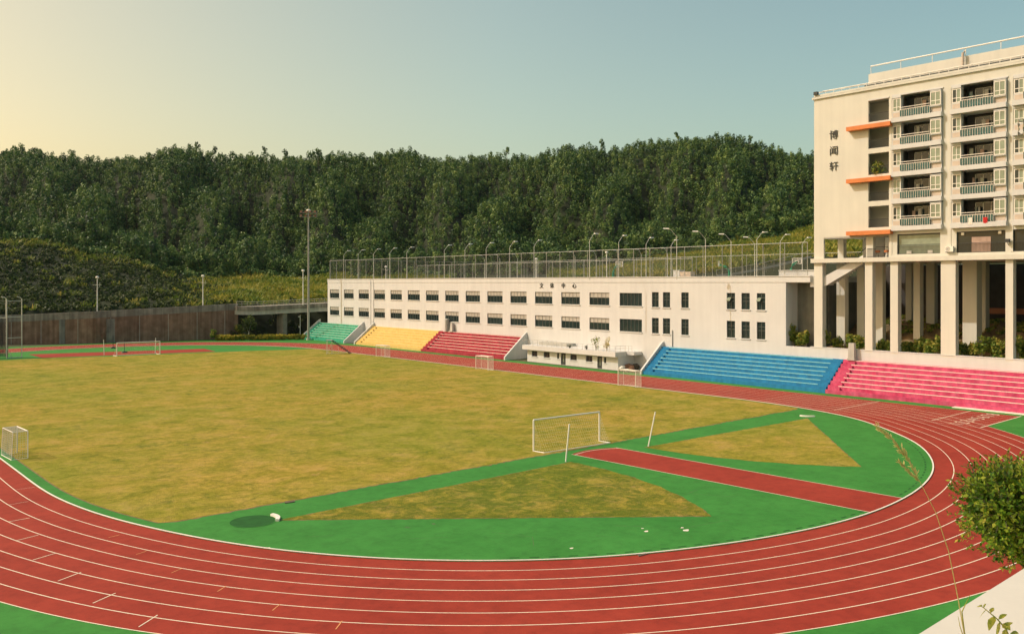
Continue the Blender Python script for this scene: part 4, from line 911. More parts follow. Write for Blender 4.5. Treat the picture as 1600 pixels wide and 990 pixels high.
# hammer cage
def Gv(px, py): return Vector((*G(px, py), 0))
q0 = Gv(10.5, 560); q1 = Gv(34, 558.5); ax = (q1-q0).normalized(); pv_ = Vector((-ax.y, ax.x, 0)); t = thing('hammer_cage', 'tall pale steel throwing cage with black netting at the left picture edge', 'throwing cage', tuple(q0))
Lc = (q1-q0).length; HT = 10.6
P3 = [Vector((0, 0, 0)), ax*Lc, ax*(Lc*.45)+pv_*3.2]
for k, p in enumerate(P3): MB().tube([p, p+Vector((0, 0, HT)), p+Vector((0, 0, HT+.28))-ax*.25, p+Vector((0, 0, HT+.42))-ax*.8], [.085, .085, .07, .06], 8).build('post', M['metal'], t)
for z in (HT-.35, HT*.70, HT*.345):
    MB().tube([P3[0]+Vector((0, 0, z)), P3[1]+Vector((0, 0, z))], .06, 6).build('crossbar', M['metal'], t)
MB().tube([P3[0]+Vector((0, 0, .1)), P3[1]+Vector((0, 0, .1))], .06, 6).tube([P3[0]+Vector((0, 0, 2)), P3[0]+ax*.9+Vector((0, 0, .1))], .05, 6).build('foot_bar', M['metal'], t)
Q = [P3[0], ax*(-2.5)+pv_*3.0, ax*(-5)+pv_*5, ax*(-8)+pv_*4, ax*(-9.5)]
for p in Q[2:]: MB().tube([p, p+Vector((0, 0, 7.4))], .08, 8).build('post', M['metal'], t)
nb = MB()
dr3 = [P3[0]+ax*.15, P3[0]+ax*.9+pv_*1.5, ax*.6+pv_*3.4, ax*(-2.0)+pv_*4.2, ax*(-5)+pv_*4.4, ax*(-8)+pv_*3.6]
for a, b in zip(dr3[:-1], dr3[1:]):
    for k in range(4):
        za, zb = .15+k*1.75, .15+(k+1)*1.75; ka, kb = 1-.25*(1-k/4), 1-.25*(1-(k+1)/4)
        o_ = lambda p, kk: p*kk
        nb.quad((*(a*ka).xy, za), (*(b*ka).xy, za), (*(b*kb).xy, zb), (*(a*kb).xy, zb))
nb.build('netting', M['netd'], t)
MB().tube([P3[0]+Vector((0, 0, 7.3)), Q[2]+Vector((0, 0, 7.3)), Q[3]+Vector((0, 0, 7.3))], .05, 6).build('top_rail', M['metal'], t)
# ------------------------------------------------------------------ retaining wall, bridge, road lamps
wall_pts = [(-160, 560, 512), (0, 538.3, 492.3), (35, 537.6, 491.5), (150, 536.0, 486.3), (240, 533.0, 481.5), (330, 530.5, 476.5), (372, 529.0, 474)]
WP = []
for px, pb, pt in wall_pts:
    x, y = G(px, pb) if px > -100 else G(px, 541); Z = cpx(x, y)[1]; WP.append((x, y, H+(HY-pt)*Z/F if px > -100 else 5.6))
t = thing('retaining_wall', 'long stained brown retaining wall with grey coping behind the far bend', 'wall')
mb = MB(); cp = MB(); rb_ = MB()
for (x0, y0, z0), (x1, y1, z1) in zip(WP[:-1], WP[1:]):
    mb.hexa([(x0, y0, 0), (x1, y1, 0), (x1, y1+.8, 0), (x0, y0+.8, 0)], [(x0, y0, z0-1.5), (x1, y1, z1-1.5), (x1, y1+.8, z1-1.5), (x0, y0+.8, z0-1.5)])
    cp.hexa([(x0, y0-.06, z0-1.5), (x1, y1-.06, z1-1.5), (x1, y1+.5, z1-1.5), (x0, y0+.5, z0-1.5)], [(x0, y0-.06, z0), (x1, y1-.06, z1), (x1, y1+.5, z1), (x0, y0+.5, z0)])
    d = math.hypot(x1-x0, y1-y0)
    for k in range(max(1, int(d/5.5))):
        f_ = (k+.5)/max(1, int(d/5.5)); x = x0+(x1-x0)*f_; y = y0+(y1-y0)*f_; rb_.box(x-.04, x+.04, y-.05, y-.002, 0.05, z0+(z1-z0)*f_-1.55)
mb.build('wall_face', M['brickwall'], t); cp.build('coping', M['concrete'], t); rb_.build('drain_strip', M['cement'], t)
for px in (98.5, 172):
    x = np.interp(px, [p[0] for p in wall_pts], [w[0] for w in WP]); y = np.interp(px, [p[0] for p in wall_pts], [w[1] for w in WP]); MB().box(x-.9, x+.9, y-.16, y-.01, 0, 5.4).build('buttress', M['concrete'], t)
def zat(Z, py): return H+(HY-py)*Z/F
# bridge
t = thing('road_bridge', 'weathered concrete road bridge with rail and pier between the brown wall and the sports centre', 'bridge')
bp = [(362, WP[-1], 474, None)]; BPx = [(370, 206.5, 478.5), (395, 207, 479), (420, 208, 478.0), (460, 209.5, 475.8), (500, 211, 474), (560, 214, 471), (640, 222, 466)]
BPp = [PZ(px, Z)+(zat(Z, py),) for px, Z, py in BPx]
deck = MB(); gir = MB(); rail = MB(); off_y = 6.5
for (x0, y0, z0), (x1, y1, z1) in zip(BPp[:-1], BPp[1:]):
    deck.hexa([(x0, y0, z0-1.0), (x1, y1, z1-1.0), (x1, y1+off_y, z1-1.0), (x0, y0+off_y, z0-1.0)], [(x0, y0, z0), (x1, y1, z1), (x1, y1+off_y, z1), (x0, y0+off_y, z0)])
    gir.hexa([(x0, y0+.25, z0-2.0), (x1, y1+.25, z1-2.0), (x1, y1+off_y-.3, z1-2.0), (x0, y0+off_y-.3, z0-2.0)], [(x0, y0+.25, z0-1.0), (x1, y1+.25, z1-1.0), (x1, y1+off_y-.3, z1-1.0), (x0, y0+off_y-.3, z0-1.0)])
    d = math.hypot(x1-x0, y1-y0); nn = max(2, int(d/1.1))
    for hz in (1.15, .6): rail.tube([(x0, y0+.15, z0+hz), (x1, y1+.15, z1+hz)], .05, 5)
    for k in range(nn+1):
        f_ = k/nn; rail.tube([(x0+(x1-x0)*f_, y0+.15+(y1-y0)*f_, z0+(z1-z0)*f_), (x0+(x1-x0)*f_, y0+.15+(y1-y0)*f_, z0+(z1-z0)*f_+1.15)], .04, 5)
deck.build('deck', M['concrete'], t); gir.build('girder', M['cement'], t); rail.build('railing', M['cement'], t)
for px, Z in ((449, 209), (545, 214)):
    x, y = PZ(px, Z); MB().box(x-.55, x+.55, y+1.2, y+4.6, 0, zat(Z, 476)-1.99).build('pier', M['concrete'], t)
def road_lamp(px, py_base, Z, top, label, arms=True):
    x, y, z = PZ(px, Z, py_base); h = zat(Z, top)-z
    t = thing('road_lamp', label, 'street lamp', (x, y, z), math.radians(-41), 'white cross-armed street lamps')
    MB().tube([(0, 0, -.3), (0, 0, h)], [.14, .10], 8).build('pole', M['whitep'], t)
    MB().blob((0, 0, h+.05), .42, 8, 6, 0, (1, 1, .7)).build('globe', M['whitep'], t)
    MB().tube([(-.95, 0, h*.78), (.95, 0, h*.78)], .05, 6).box(-1.15, -.35, -.16, .16, h*.78+.05, h*.78+.12).tube([(0, 0, h*.66), (.55, 0, h*.74), (.6, 0, h*.86)], .05, 6).build('cross_arm', M['metal'], t)
road_lamp(152, 486, 198, 433.5, 'white cross-armed street lamp on the brown wall, leftmost of three')
road_lamp(317, 477, 206.5, 431.5, 'white cross-armed street lamp at the right end of the brown wall')
road_lamp(473.5, 474.5, 209.5, 423, 'white cross-armed street lamp on the bridge beside the floodlight mast')
road_lamp(603, 436, 238, 417, 'cross-armed street lamp seen through the left part of the roof fence')
road_lamp(838, 434, 226, 405, 'cross-armed street lamp seen through the middle of the roof fence')
road_lamp(948, 432, 215, 394.5, 'cross-armed street lamp seen through the fence left of the green hoop')
x, y = G(469, 527.5); t = thing('camera_pole', 'slender white pole with small boxes beside the left parapet of the green stand', 'pole', (x, y, 0))
MB().tube([(0, 0, 0), (0, 0, 5.6)], .09, 8).build('pole', M['whitep'], t); MB().box(-.5, -.1, -.12, .12, 5.1, 5.35).box(-.35, -.1, -.15, .15, 2.5, 2.9).build('device', M['whitep'], t)
# high jump bar
t = thing('high_jump_bar', 'low white bar and grey post standing under the bridge', 'high jump stand', (*G(441, 525), 0), math.radians(-41))
MB().tube([(-1.9, 0, 1.15), (1.9, 0, 1.3)], .07, 6).build('bar', M['whitep'], t); MB().tube([(1.1, -.3, 0), (1.1, -.3, 2.3)], .07, 6).build('post', M['metal'], t); MB().box(.75, 1.4, -.6, 0, 0, .3).build('foot', M['whitep'], t)
# guard rail on the hill road at the right
t = thing('guard_rail', 'grey guard rail climbing the hill road behind the right end of the roof', 'guard rail')
gp = [(1120, 186, 434), (1150, 186, 430.5), (1185, 186, 424), (1222, 186, 416), (1268, 186, 404)]
GP = [PZ(a, b, c) for a, b, c in gp]; mb = MB()
for (x0, y0, z0), (x1, y1, z1) in zip(GP[:-1], GP[1:]):
    mb.hexa([(x0, y0, z0+.2), (x1, y1, z1+.2), (x1, y1+.1, z1+.2), (x0, y0+.1, z0+.2)], [(x0, y0, z0+.65), (x1, y1, z1+.65), (x1, y1+.1, z1+.65), (x0, y0+.1, z0+.65)]); mb.tube([(x0, y0, z0+1.7), (x1, y1, z1+1.7)], .05, 5)
    for k in range(3): f_ = k/3; mb.tube([(x0+(x1-x0)*f_, y0+.05+(y1-y0)*f_, z0+(z1-z0)*f_-.6), (x0+(x1-x0)*f_, y0+.05+(y1-y0)*f_, z0+(z1-z0)*f_+1.7)], .05, 5)
mb.build('rail_beam', M['grey_metal'], t)
# ------------------------------------------------------------------ hills
KX = [-900, 0, 100, 200, 300, 350, 430, 510, 700, 930, 1050, 1270, 1600, 2600]
def tab(zs, ys): return np.array(zs, float), np.array(ys, float)
S = [tab([186, 193, 198, 203, 207, 211.5, 217, 222, 252, 222, 205, 186, 150, 150], [500, 491, 487, 483, 480, 479, 478, 474, 446, 436, 434, 402, 400, 400]),
     tab([212, 218, 222, 226, 230, 232, 238, 242, 266, 250, 232, 215, 190, 190], [445, 440, 447, 455, 462, 463, 460, 457, 440, 430, 424, 392, 390, 390]),
     tab([262, 264, 267, 268, 272, 276, 285, 285, 282, 278, 285, 300, 300, 300], [362, 369, 386, 408, 437, 436, 434, 434, 434, 424, 402, 360, 345, 340]),
     tab([345]*14, [325, 328, 332, 338, 347, 352, 352, 352, 352, 346, 332, 302, 292, 292]),
     tab([430]*14, [278, 272, 280, 276, 266, 270, 275, 270, 274, 268, 262, 264, 290, 290]),
     tab([560]*14, [300, 296, 300, 298, 290, 296, 300, 298, 300, 296, 292, 300, 320, 320])]
tops = {-900: 250, 0: 238, 60: 236, 130: 248, 200: 245, 270: 232, 300: 228, 350: 243, 450: 245, 500: 240, 620: 238, 680: 246, 750: 240, 830: 242, 900: 232, 960: 226, 1030: 218, 1080: 214, 1130: 212, 1190: 222, 1240: 238, 1275: 245, 1600: 262, 2600: 262}
TX, TY = np.array(list(tops)), np.array(list(tops.values()))
def terr(px, Z):
    """terrain height for photo column px and depth Z (vectorised)"""
    px = np.asarray(px, float); Z = np.asarray(Z, float)
    zz = np.stack([np.interp(px, KX, s[0]) for s in S]); yy = np.stack([np.interp(px, KX, s[1]) for s in S])
    ty = np.interp(px, TX, TY); yy[4] = ty+17; yy[5] = ty+75
    hh = H+(HY-yy)*zz/F
    out_ = np.where(Z <= zz[0], hh[0]-(zz[0]-Z)*np.where(px < 368, 8, 1.35), hh[5]-(Z-zz[5])*.1)
    for k in range(5):
        f_ = (Z-zz[k])/(zz[k+1]-zz[k]); s_ = (f_ > 0) & (f_ <= 1); out_ = np.where(s_, hh[k]+(hh[k+1]-hh[k])*f_, out_)
    out_ = out_+np.where(Z > zz[0]+4, .5*np.sin(px*.05+Z*.09)+.4*np.sin(px*.017*3-Z*.13), 0)
    w_ = np.sin(np.pi*np.clip((Z-zz[2])/(zz[4]-zz[2]), 0, 1))
    out_ = out_+w_*(8*np.sin(px*.030+Z*.030+1.0)+5.0*np.sin(px*.071-Z*.035+2.2))
    return np.maximum(out_, -.5)
cols_ = np.r_[np.arange(-900, -100, 25), np.arange(-100, 1400, 7), np.arange(1400, 2600, 30)]; rows_ = np.r_[np.arange(146, 240, 1.6), np.arange(240, 470, 4), np.arange(470, 700, 15)]
PXg, Zg = np.meshgrid(cols_, rows_, indexing='ij'); Hg = terr(PXg, Zg); Xg = (PXg-CX)*Zg/F
wx, wy = Xg*C0+Zg*C1, Xg*S0+Zg*S1
nr, ncol = Zg.shape; vid = -np.ones(Zg.shape, int); V_ = []; Fc = []
inside = ((wx > 102) & (wx < 153.5) & (wy < 187)) & (wx < 153.5)
keep = (~inside) & (Hg > -.45)
for i in range(nr-1):
    for j in range(ncol-1):
        if keep[i, j] or keep[i+1, j] or keep[i, j+1] or keep[i+1, j+1]:
            if inside[i, j] or inside[i+1, j+1]: continue
            q = []
            for a, b in ((i, j), (i+1, j), (i+1, j+1), (i, j+1)):
                if vid[a, b] < 0: vid[a, b] = len(V_); V_.append((wx[a, b], wy[a, b], Hg[a, b]))
                q.append(vid[a, b])
            Fc.append(q)
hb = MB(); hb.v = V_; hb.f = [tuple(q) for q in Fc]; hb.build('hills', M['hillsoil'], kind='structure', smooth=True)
# ground under the dormitory
ug = MB(); xs = np.linspace(GX+.36, 123.4, 16); ysx = np.linspace(14, yE-.4, 26)
def ugz(x, y): return 4.6+3.6*min(1, max(0, (x-105)/10))+.35*math.sin(x*1.3+y*.8)+.25*math.sin(y*1.9)
for i in range(15):
    for j in range(25): ug.quad(*[(xs[a], ysx[b], ugz(xs[a], ysx[b])) for a, b in ((i, j), (i+1, j), (i+1, j+1), (i, j+1))])
ug.build('slope_under_dormitory', M['soil2'], kind='structure')
# ------------------------------------------------------------------ foliage
def cards(cent, rad, per, size, r, flat_=.0, squash=1.0, shell=.55, jit=.55, elong=1.5):
    """cent (n,3), rad (n,) -> rhombic leaf faces (n*per,4,3) facing roughly outward"""
    n = len(cent); d = r.normal(size=(n, per, 3)); d /= np.linalg.norm(d, axis=2, keepdims=True)
    rr = (shell+(1-shell)*r.random((n, per, 1)))*rad[:, None, None]; p = cent[:, None, :]+d*rr*np.array([1, 1, squash])
    nrm = d+r.normal(size=d.shape)*jit; nrm /= np.linalg.norm(nrm, axis=2, keepdims=True)
    t_ = r.normal(size=d.shape); t_ -= (t_*nrm).sum(2, keepdims=True)*nrm; t_ /= np.linalg.norm(t_, axis=2, keepdims=True); b_ = np.cross(nrm, t_)
    s = size*(.55+.9*r.random((n, per, 1))); a, b = t_*s*elong/2, b_*s/2
    q = np.stack([p-a, p+b*.9-a*.1, p+a, p-b*.9-a*.1], 2)
    return q.reshape(-1, 4, 3)
def dome(r, h, w, base, n, size, lumps=7):
    # leaf shell over a few overlapping rounded lobes: lit crown tops, dark gaps between lobes
    c = [(0, 0, h*(base+(1-base)*.45))]; rad = [w*.80]
    for k in range(lumps):
        a = 6.283*k/lumps+r.random(); q = w*(.30+.42*r.random()); z = h*(base+(1-base)*(.22+.62*r.random())); c.append((q*math.cos(a), q*math.sin(a), z)); rad.append(w*(.36+.20*r.random()))
    c.append((w*.15*r.normal(), w*.15*r.normal(), h*(.93-.22*base)-w*.25)); rad.append(w*.48)
    return cards(np.array(c), np.array(rad), n//(lumps+2), size, r, squash=1.15, shell=.78, jit=.32, elong=1.25)
def column(r, h, w, n, size, nl=9):
    c = []; rad = []
    for k in range(nl):
        f_ = (k+.5)/nl; prof = math.sin(math.pi*(.22+.56*f_))**.8; a = k*2.4+r.random(); q = w*prof*.42*(.5+r.random()*.6)
        c.append((q*math.cos(a), q*math.sin(a), h*(.12+.72*f_))); rad.append(w*prof*(.55+.18*r.random()))
    return cards(np.array(c), np.array(rad), n//nl, size, r, squash=1.05, shell=.82, jit=.25, elong=1.35)
def crown(r, h=11, w=2.4, base=.32, nc=16, per=20, size=.75, lean=.0):
    c = []; rad = []
    for k in range(nc):
        f_ = (k+.5)/nc; z = h*(base+(1-base)*f_*.97); prof = math.sin(math.pi*min(1, .18+f_*.80))**.75
        a = r.random()*6.28; q = w*prof*(.35+.5*r.random()); c.append((q*math.cos(a)+lean*f_, q*math.sin(a), z-.2)); rad.append(w*(.34+.26*r.random())*(.6+.5*prof))
    return cards(np.array(c), np.array(rad), per, size, r, squash=1.05, shell=.7, jit=.38, elong=1.3)
protos = []
for k in range(9):
    r = np.random.default_rng(100+k); protos.append(dome(r, 7.5+2.2*r.random(), 2.3+.7*r.random(), .10, 640, .42, 6+k % 4) if k % 4 == 3 else column(r, 7.4+2.0*r.random(), 1.8+.6*r.random(), 620, .40))
lite = []
for k in range(9):
    r = np.random.default_rng(200+k); lite.append(dome(r, 7.0+2.2*r.random(), 2.3+.8*r.random(), .12, 230, .58, 6+k % 3) if k % 4 == 3 else column(r, 7.2+2.2*r.random(), 1.8+.6*r.random(), 230, .55))
cm = [np_mesh('crown', p, 4, M['forest']) for p in protos]
tm = []
for k in range(3):
    m_ = MB(); m_.tube([(0, 0, -.4), (.1*k, .05, 3.5), (.15, .1*k, 6)], [.14, .10, .05], 6)
    for a in (0.5, 2.6, 4.4): m_.tube([(.08*k, .05, 3.2+a*.4), (1.0*math.cos(a), 1.0*math.sin(a), 5+a*.4)], [.07, .03], 5)
    tm.append(m_.mesh('trunk', M['bark']))
pts = []
sp = 3.35
for gx in np.arange(-250, 620, sp):
    for gy in np.arange(60, 760, sp):
        x = gx+rng.uniform(-.45, .45)*sp; y = gy+rng.uniform(-.45, .45)*sp
        px, Z = cpx(x, y)
        if Z < 200 or px < -140 or px > 1480 or Z > 446: continue
        z2 = np.interp(px, KX, S[2][0])
        if Z < z2+2+3*math.sin(px*.05): continue
        if px > 1300 and Z < 300: continue
        pts.append((x, y, float(terr(px, Z)), px, Z))
pts.sort(key=lambda p: p[4]-np.interp(p[3], KX, S[2][0]) if -10 < p[3] < 1275 else 1e3)
NI = 290
zone_lab = [(300, 'dark slender tree at the foot of the wooded hill above the left scrubby slope', 'trees at the forest edge above the left scrub'), (512, 'slender tree at the forest edge above the yellow-green meadow', 'trees at the forest edge above the meadow'), (1020, 'slender tree at the foot of the wooded hill right behind the roof fence', 'trees at the forest edge behind the roof fence'), (9999, 'slender tree at the forest edge above the bright hillside grass', 'trees at the forest edge above the bright grass')]
for i, (x, y, z, px, Z) in enumerate(pts[:NI]):
    lab, grp = next((l, g) for m_, l, g in zone_lab if px < m_)
    sc = .80*rng.uniform(.72, 1.3); t = thing('forest_tree', lab, 'tree', (x, y, z-.2), rng.uniform(0, 6.28), grp); t.scale = (sc, sc, sc*rng.uniform(.85, 1.15))
    lk('crown', cm[i % 9], t); lk('trunk', tm[i % 3], t)
big = []
for i, (x, y, z, px, Z) in enumerate(pts[NI:]):
    q = lite[rng.integers(9)]; a = rng.uniform(0, 6.28); sc = .70*rng.uniform(.62, 1.28)*(1+.18*math.sin(x*.045)*math.cos(y*.06)); ca, sa = math.cos(a)*sc, math.sin(a)*sc
    if Z > 415 and rng.random() < .06: sc *= 1.0
    R = np.array([[ca, -sa, 0], [sa, ca, 0], [0, 0, sc*rng.uniform(.85, 1.2)]]); big.append((q @ R.T+np.array([x, y, z-.3])).astype(np.float32))
o = lk('forest', np_mesh('forest', np.concatenate(big), 4, M['forest']), kind='stuff', label='dense dark green woodland covering the hill up to the ridge', cat='forest')
ub = []
for _ in range(2600):
    px = rng.uniform(-140, 1290); k_u = rng.random()
    Z = np.interp(px, KX, S[2][0])+rng.uniform(-1, 14) if k_u < .62 else rng.uniform(408, 447)
    x, y = PZ(px, Z); ub.append((x, y, float(terr(px, Z))+rng.uniform(.2, 1.2)))
ub = np.array(ub); lk('forest_understorey', np_mesh('forest_understorey', cards(ub, rng.uniform(.9, 2.0, len(ub)), 60, .5, rng, squash=1.0, shell=.75, jit=.35, elong=1.3), 4, M['forest']), kind='stuff', label='bushy undergrowth at the foot and on the crest of the wooded hill', cat='undergrowth')
print('forest trees', len(pts), 'faces', sum(len(b) for b in big))
# thin taller trees poking out of the ridge line
for k, (px, ty) in enumerate(((308, 226), (336, 232), (413, 233), (446, 238), (497, 236), (792, 234), (940, 222), (1058, 211), (1172, 216))):
    Z = 428; x, y = PZ(px, Z); z = float(terr(px, Z)); h = H+(HY-ty)*Z/F-z+1.0; r = np.random.default_rng(900+k)
    t = thing('ridge_tree', 'sparse thin-crowned tree standing clear above the ridge, '+ORD[k]+' such from the left', 'tree', (x, y, z), 0, 'sparse trees on the skyline')
    c = []; rad = []
    for q in range(7): a = r.random()*6.28; c.append((1.3*r.random()*math.cos(a), 1.3*math.sin(a)*r.random(), h*(.72+.26*q/6))); rad.append(.5+.5*r.random())
    lk('crown', np_mesh('crown', cards(np.array(c), np.array(rad), 22, .5, r), 4, M['forest']), t)
    MB().tube([(0, 0, 0), (0, .1, h*.95)], [.16, .05], 6).build('trunk', M['pbark'], t)
# scrub on the left slope and under the bridge, grass on the meadow and right hillside
def scatter(n, px0, px1, k0, k1, zextra=0):
    out_ = []
    while len(out_) < n:
        px = rng.uniform(px0, px1); f_ = rng.random(); z0 = np.interp(px, KX, S[0][0])+k0; z1 = np.interp(px, KX, S[2][0])+k1; Z = z0+(z1-z0)*f_; x, y = PZ(px, Z)
        if 102 < x < 154 and y < 188: continue
        out_.append((x, y, float(terr(px, Z)), px, Z))
    return out_
sp_ = [q for q in scatter(3000, -120, 385, .3, 5) if rng.random() < (385-q[3])/70]; c = np.array([(x, y, z+rng.uniform(.0, .4)) for x, y, z, _, _ in sp_]); rad = .45+1.7*rng.random(len(c))**3
lk('hillside_scrub', np_mesh('hillside_scrub', cards(c, rad, 44, .38, rng, squash=.8, shell=.8, jit=.4, elong=1.3), 4, M['scrub']), kind='stuff', label='rough dark scrub covering the slope above the brown wall', cat='scrub')
sp_ = scatter(700, 340, 640, -9, 2); c = np.array([(x, y, max(z, 0)+rng.uniform(.2, 1.2)) for x, y, z, _, _ in sp_ if _ or 1]); c = c[[i for i, s_ in enumerate(sp_) if s_[4] < np.interp(s_[3], KX, S[0][0])+1.5]]
lk('bank_scrub', np_mesh('bank_scrub', cards(c, rng.uniform(.5, 1.2, len(c)), 40, .45, rng, squash=.9), 4, M['scrub']), kind='stuff', label='shaded scrub on the bank behind and below the bridge', cat='scrub')
def tufts(P, size, per, r, matn, name, label, cat):
    n = len(P); a = r.uniform(0, 6.28, (n, per)); lean = r.uniform(.1, .95, (n, per)); h = size*(.25+1.1*r.random((n, per))**1.6)*(.6+.8*r.random((n, 1))); w = .07+.05*r.random((n, per))
    b = P[:, None, :]+np.stack([r.normal(size=(n, per))*.35, r.normal(size=(n, per))*.35, np.zeros((n, per))], 2)
    d = np.stack([np.cos(a), np.sin(a), np.zeros_like(a)], 2); s = np.stack([-np.sin(a), np.cos(a), np.zeros_like(a)], 2)*w[..., None]*2
    t1 = b+d*(lean*h*.4)[..., None]+np.array([0, 0, 1])*(h*.6)[..., None]; t2 = b+d*(lean*h)[..., None]+np.array([0, 0, 1])*h[..., None]
    q = np.stack([b-s, b+s, t1+s, t2], 2).reshape(-1, 4, 3)
    return lk(name, np_mesh(name, q, 4, M[matn]), kind='stuff', label=label, cat=cat)
sp_ = [q for q in scatter(6500, 285, 700, 1, 3) if rng.random() < (q[3]-285)/70]; P = np.array([s_[:3] for s_ in sp_]); tufts(P, 1.0, 16, rng, 'meadow', 'meadow_grass', 'tall yellow-green grass on the meadow behind the bridge', 'grass')
cl_ = scatter(80, -120, 300, .5, 3)
for f_ in np.linspace(-100, 270, 120):
    px = f_+rng.uniform(-4, 4); Z = np.interp(px, KX, S[2][0])-rng.uniform(0, 9); x, y = PZ(px, Z); cl_.append((x, y, float(terr(px, Z)), px, Z))
P = np.array([(x+rng.normal()*.7, y+rng.normal()*.7, z) for x, y, z, _, _ in cl_ for _k in range(5)]); tufts(P, 1.0, 16, rng, 'tuft', 'slope_grass', 'bright green grass clumps scattered over the dark left slope', 'grass')
sp_ = scatter(9000, 860, 1420, 1, 4); P = np.array([s_[:3] for s_ in sp_]); tufts(P, 1.1, 16, rng, 'meadow', 'hillside_grass', 'bright rough grass on the open hillside beside the dormitory', 'grass')
def clump(n, px0, px1, k0, k1, r0, r1, mt, nm, lab):
    sp_ = scatter(n, px0, px1, k0, k1); c = np.array([(x, y, z+.3) for x, y, z, _, _ in sp_]); rad = rng.uniform(r0, r1, len(c))
    lk(nm, np_mesh(nm, cards(c, rad, 36, .4, rng, squash=.8), 4, M[mt]), kind='stuff', label=lab, cat='bushes')
clump(330, 340, 700, 1, 2, .4, 1.2, 'bush', 'meadow_bushes', 'low bushes dotted through the meadow grass behind the bridge')
clump(520, 860, 1420, 1, 4, .5, 1.4, 'bush', 'hillside_bushes', 'low bushes dotted over the open hillside beside the dormitory')
# individually visible shrubs at the wall foot and the round tree
def shrub(x, y, z, h, w, label, mt='bush', trunk=.3, group=None, nm='shrub', n=10, per=60, size=.28, tm_='bark'):
    r = np.random.default_rng(int(x*31+y*17)); t = thing(nm, label, 'tree' if nm.endswith('tree') else 'shrub', (x, y, z), 0, group)
    c = [(w*.45*math.cos(a)*r.random(), w*.45*math.sin(a)*r.random(), h*(trunk+(1-trunk)*(.15+.75*r.random()))) for a in r.uniform(0, 6.28, n)]
    lk('crown', np_mesh('crown', cards(np.array(c), r.uniform(.25, .45, n)*w, per, size, r), 4, M[mt]), t)
    m_ = MB().tube([(0, 0, 0), (.04, 0, h*trunk), (0, .06, h*.7)], [.11, .08, .04], 6)
    for a in (1, 3, 5): m_.tube([(.04, 0, h*trunk*.9), (w*.3*math.cos(a), w*.3*math.sin(a), h*.75)], [.05, .02], 5)
    m_.build('trunk', M[tm_], t)
shrub(*G(388.5, 531), 0, 5.6, 2.9, 'small round-crowned tree with whitewashed trunk in front of the bridge end', 'scrub', .34, nm='round_tree', n=16, tm_='whitep')
shrub(*G(374, 529.5), 0, 3.2, 1.9, 'bushy green shrub left of the small round-crowned tree', 'bush')
shrub(*G(332.5, 532.0), 0, 2.6, 1.4, 'lone small shrub at the foot of the brown wall', 'bush')
shrub(*G(412, 527), 0, 3.0, 2.0, 'shrub right of the small round-crowned tree under the bridge', 'scrub')
hx = [G(px, 532.0-.012*(px-335)) for px in np.linspace(338, 474, 60)]; c = np.array([(x+rng.uniform(-.4, .4), y+rng.uniform(-.9, .9), .45+rng.uniform(-.2, .7)) for x, y in hx for _ in range(6)])
tag(lk('flower_hedge', np_mesh('flower_hedge', cards(c, rng.uniform(.3, .6, len(c)), 34, .2, rng, squash=.8), 4, M['hedge'])), 'long low yellow-green hedge between the far track and the brown wall', 'hedge')
# planting behind the low wall under the dormitory
def stalky(x, y, z, h, w, label, k, group='shrubs under the dormitory'):
    r = np.random.default_rng(5000+k); t = thing('leafy_shrub', label, 'shrub', (x, y, z), 0, group); m_ = MB(); c = []
    for q in range(7):
        a = r.uniform(0, 6.28); p = Vector((w*.5*math.cos(a)*r.random(), w*.5*math.sin(a)*r.random(), h*(.65+.5*r.random()))); m_.tube([(0, 0, 0), p*.5+Vector((.05, 0, 0)), p], [.035, .028, .012], 5)
        c += [tuple(p*.95), tuple(p*.68)]
    m_.build('stem', M['pbark'], t); lk('foliage', np_mesh('foliage', cards(np.array(c), r.uniform(.28, .5, len(c)), 46, .2, r), 4, M['bush']), t)
pls = [(1290, 2.8), (1309, 1.6), (1331, 2.0), (1343, 2.1), (1378, 1.5), (1387, 1.2), (1413, 1.6), (1424, 1.4), (1436, 1.7), (1452, 1.9), (1462, 2.2), (1507, 1.6), (1520, 1.7), (1533, 2.5), (1548, 2.2), (1561, 2.0), (1590, 2.6), (1605, 2.8)]
for k, (px, h) in enumerate(pls):
    xp = GX+1.3+(k*37 % 10)*.13; gap = 'between the first columns' if px < 1351 else 'between the narrow columns' if px < 1391 else 'left of the widest column' if px < 1475 else 'right of the widest column' if px < 1575 else 'beside the last column'
    seq = [q for q, _ in pls if ((q < 1351) == (px < 1351)) and ((q < 1391) == (px < 1391)) and ((q < 1475) == (px < 1475)) and ((q < 1575) == (px < 1575))]
    stalky(xp, U(px, xp), 4.6, h, 1.5, ORD[seq.index(px)]+' from the left of the leafy shrubs '+gap+' of the dormitory', k)
for k, (px, h) in enumerate(((1239, 3.3), (1249, 2.3), (1259, 2.6))):
    stalky(GX+1.4, U(px, GX+1.4), 4.2, h, 1.1, ['palm-like leafy plant', 'low leafy plant', 'bushy leafy plant'][k]+' in the shaded recess, '+['left', 'middle', 'right'][k]+' one of three', 60+k, 'plants in the recess')
c = np.array([(rng.uniform(GX+.8, 120), rng.uniform(30, 56), 0) for _ in range(420)]); c[:, 2] = [ugz(a, b)+.15 for a, b, _ in c]
lk('ground_cover', np_mesh('ground_cover', cards(c, rng.uniform(.3, .7, len(c)), 30, .22, rng, squash=.6), 4, M['bush']), kind='stuff', label='creeping green ground cover on the slope under the dormitory', cat='ground cover')
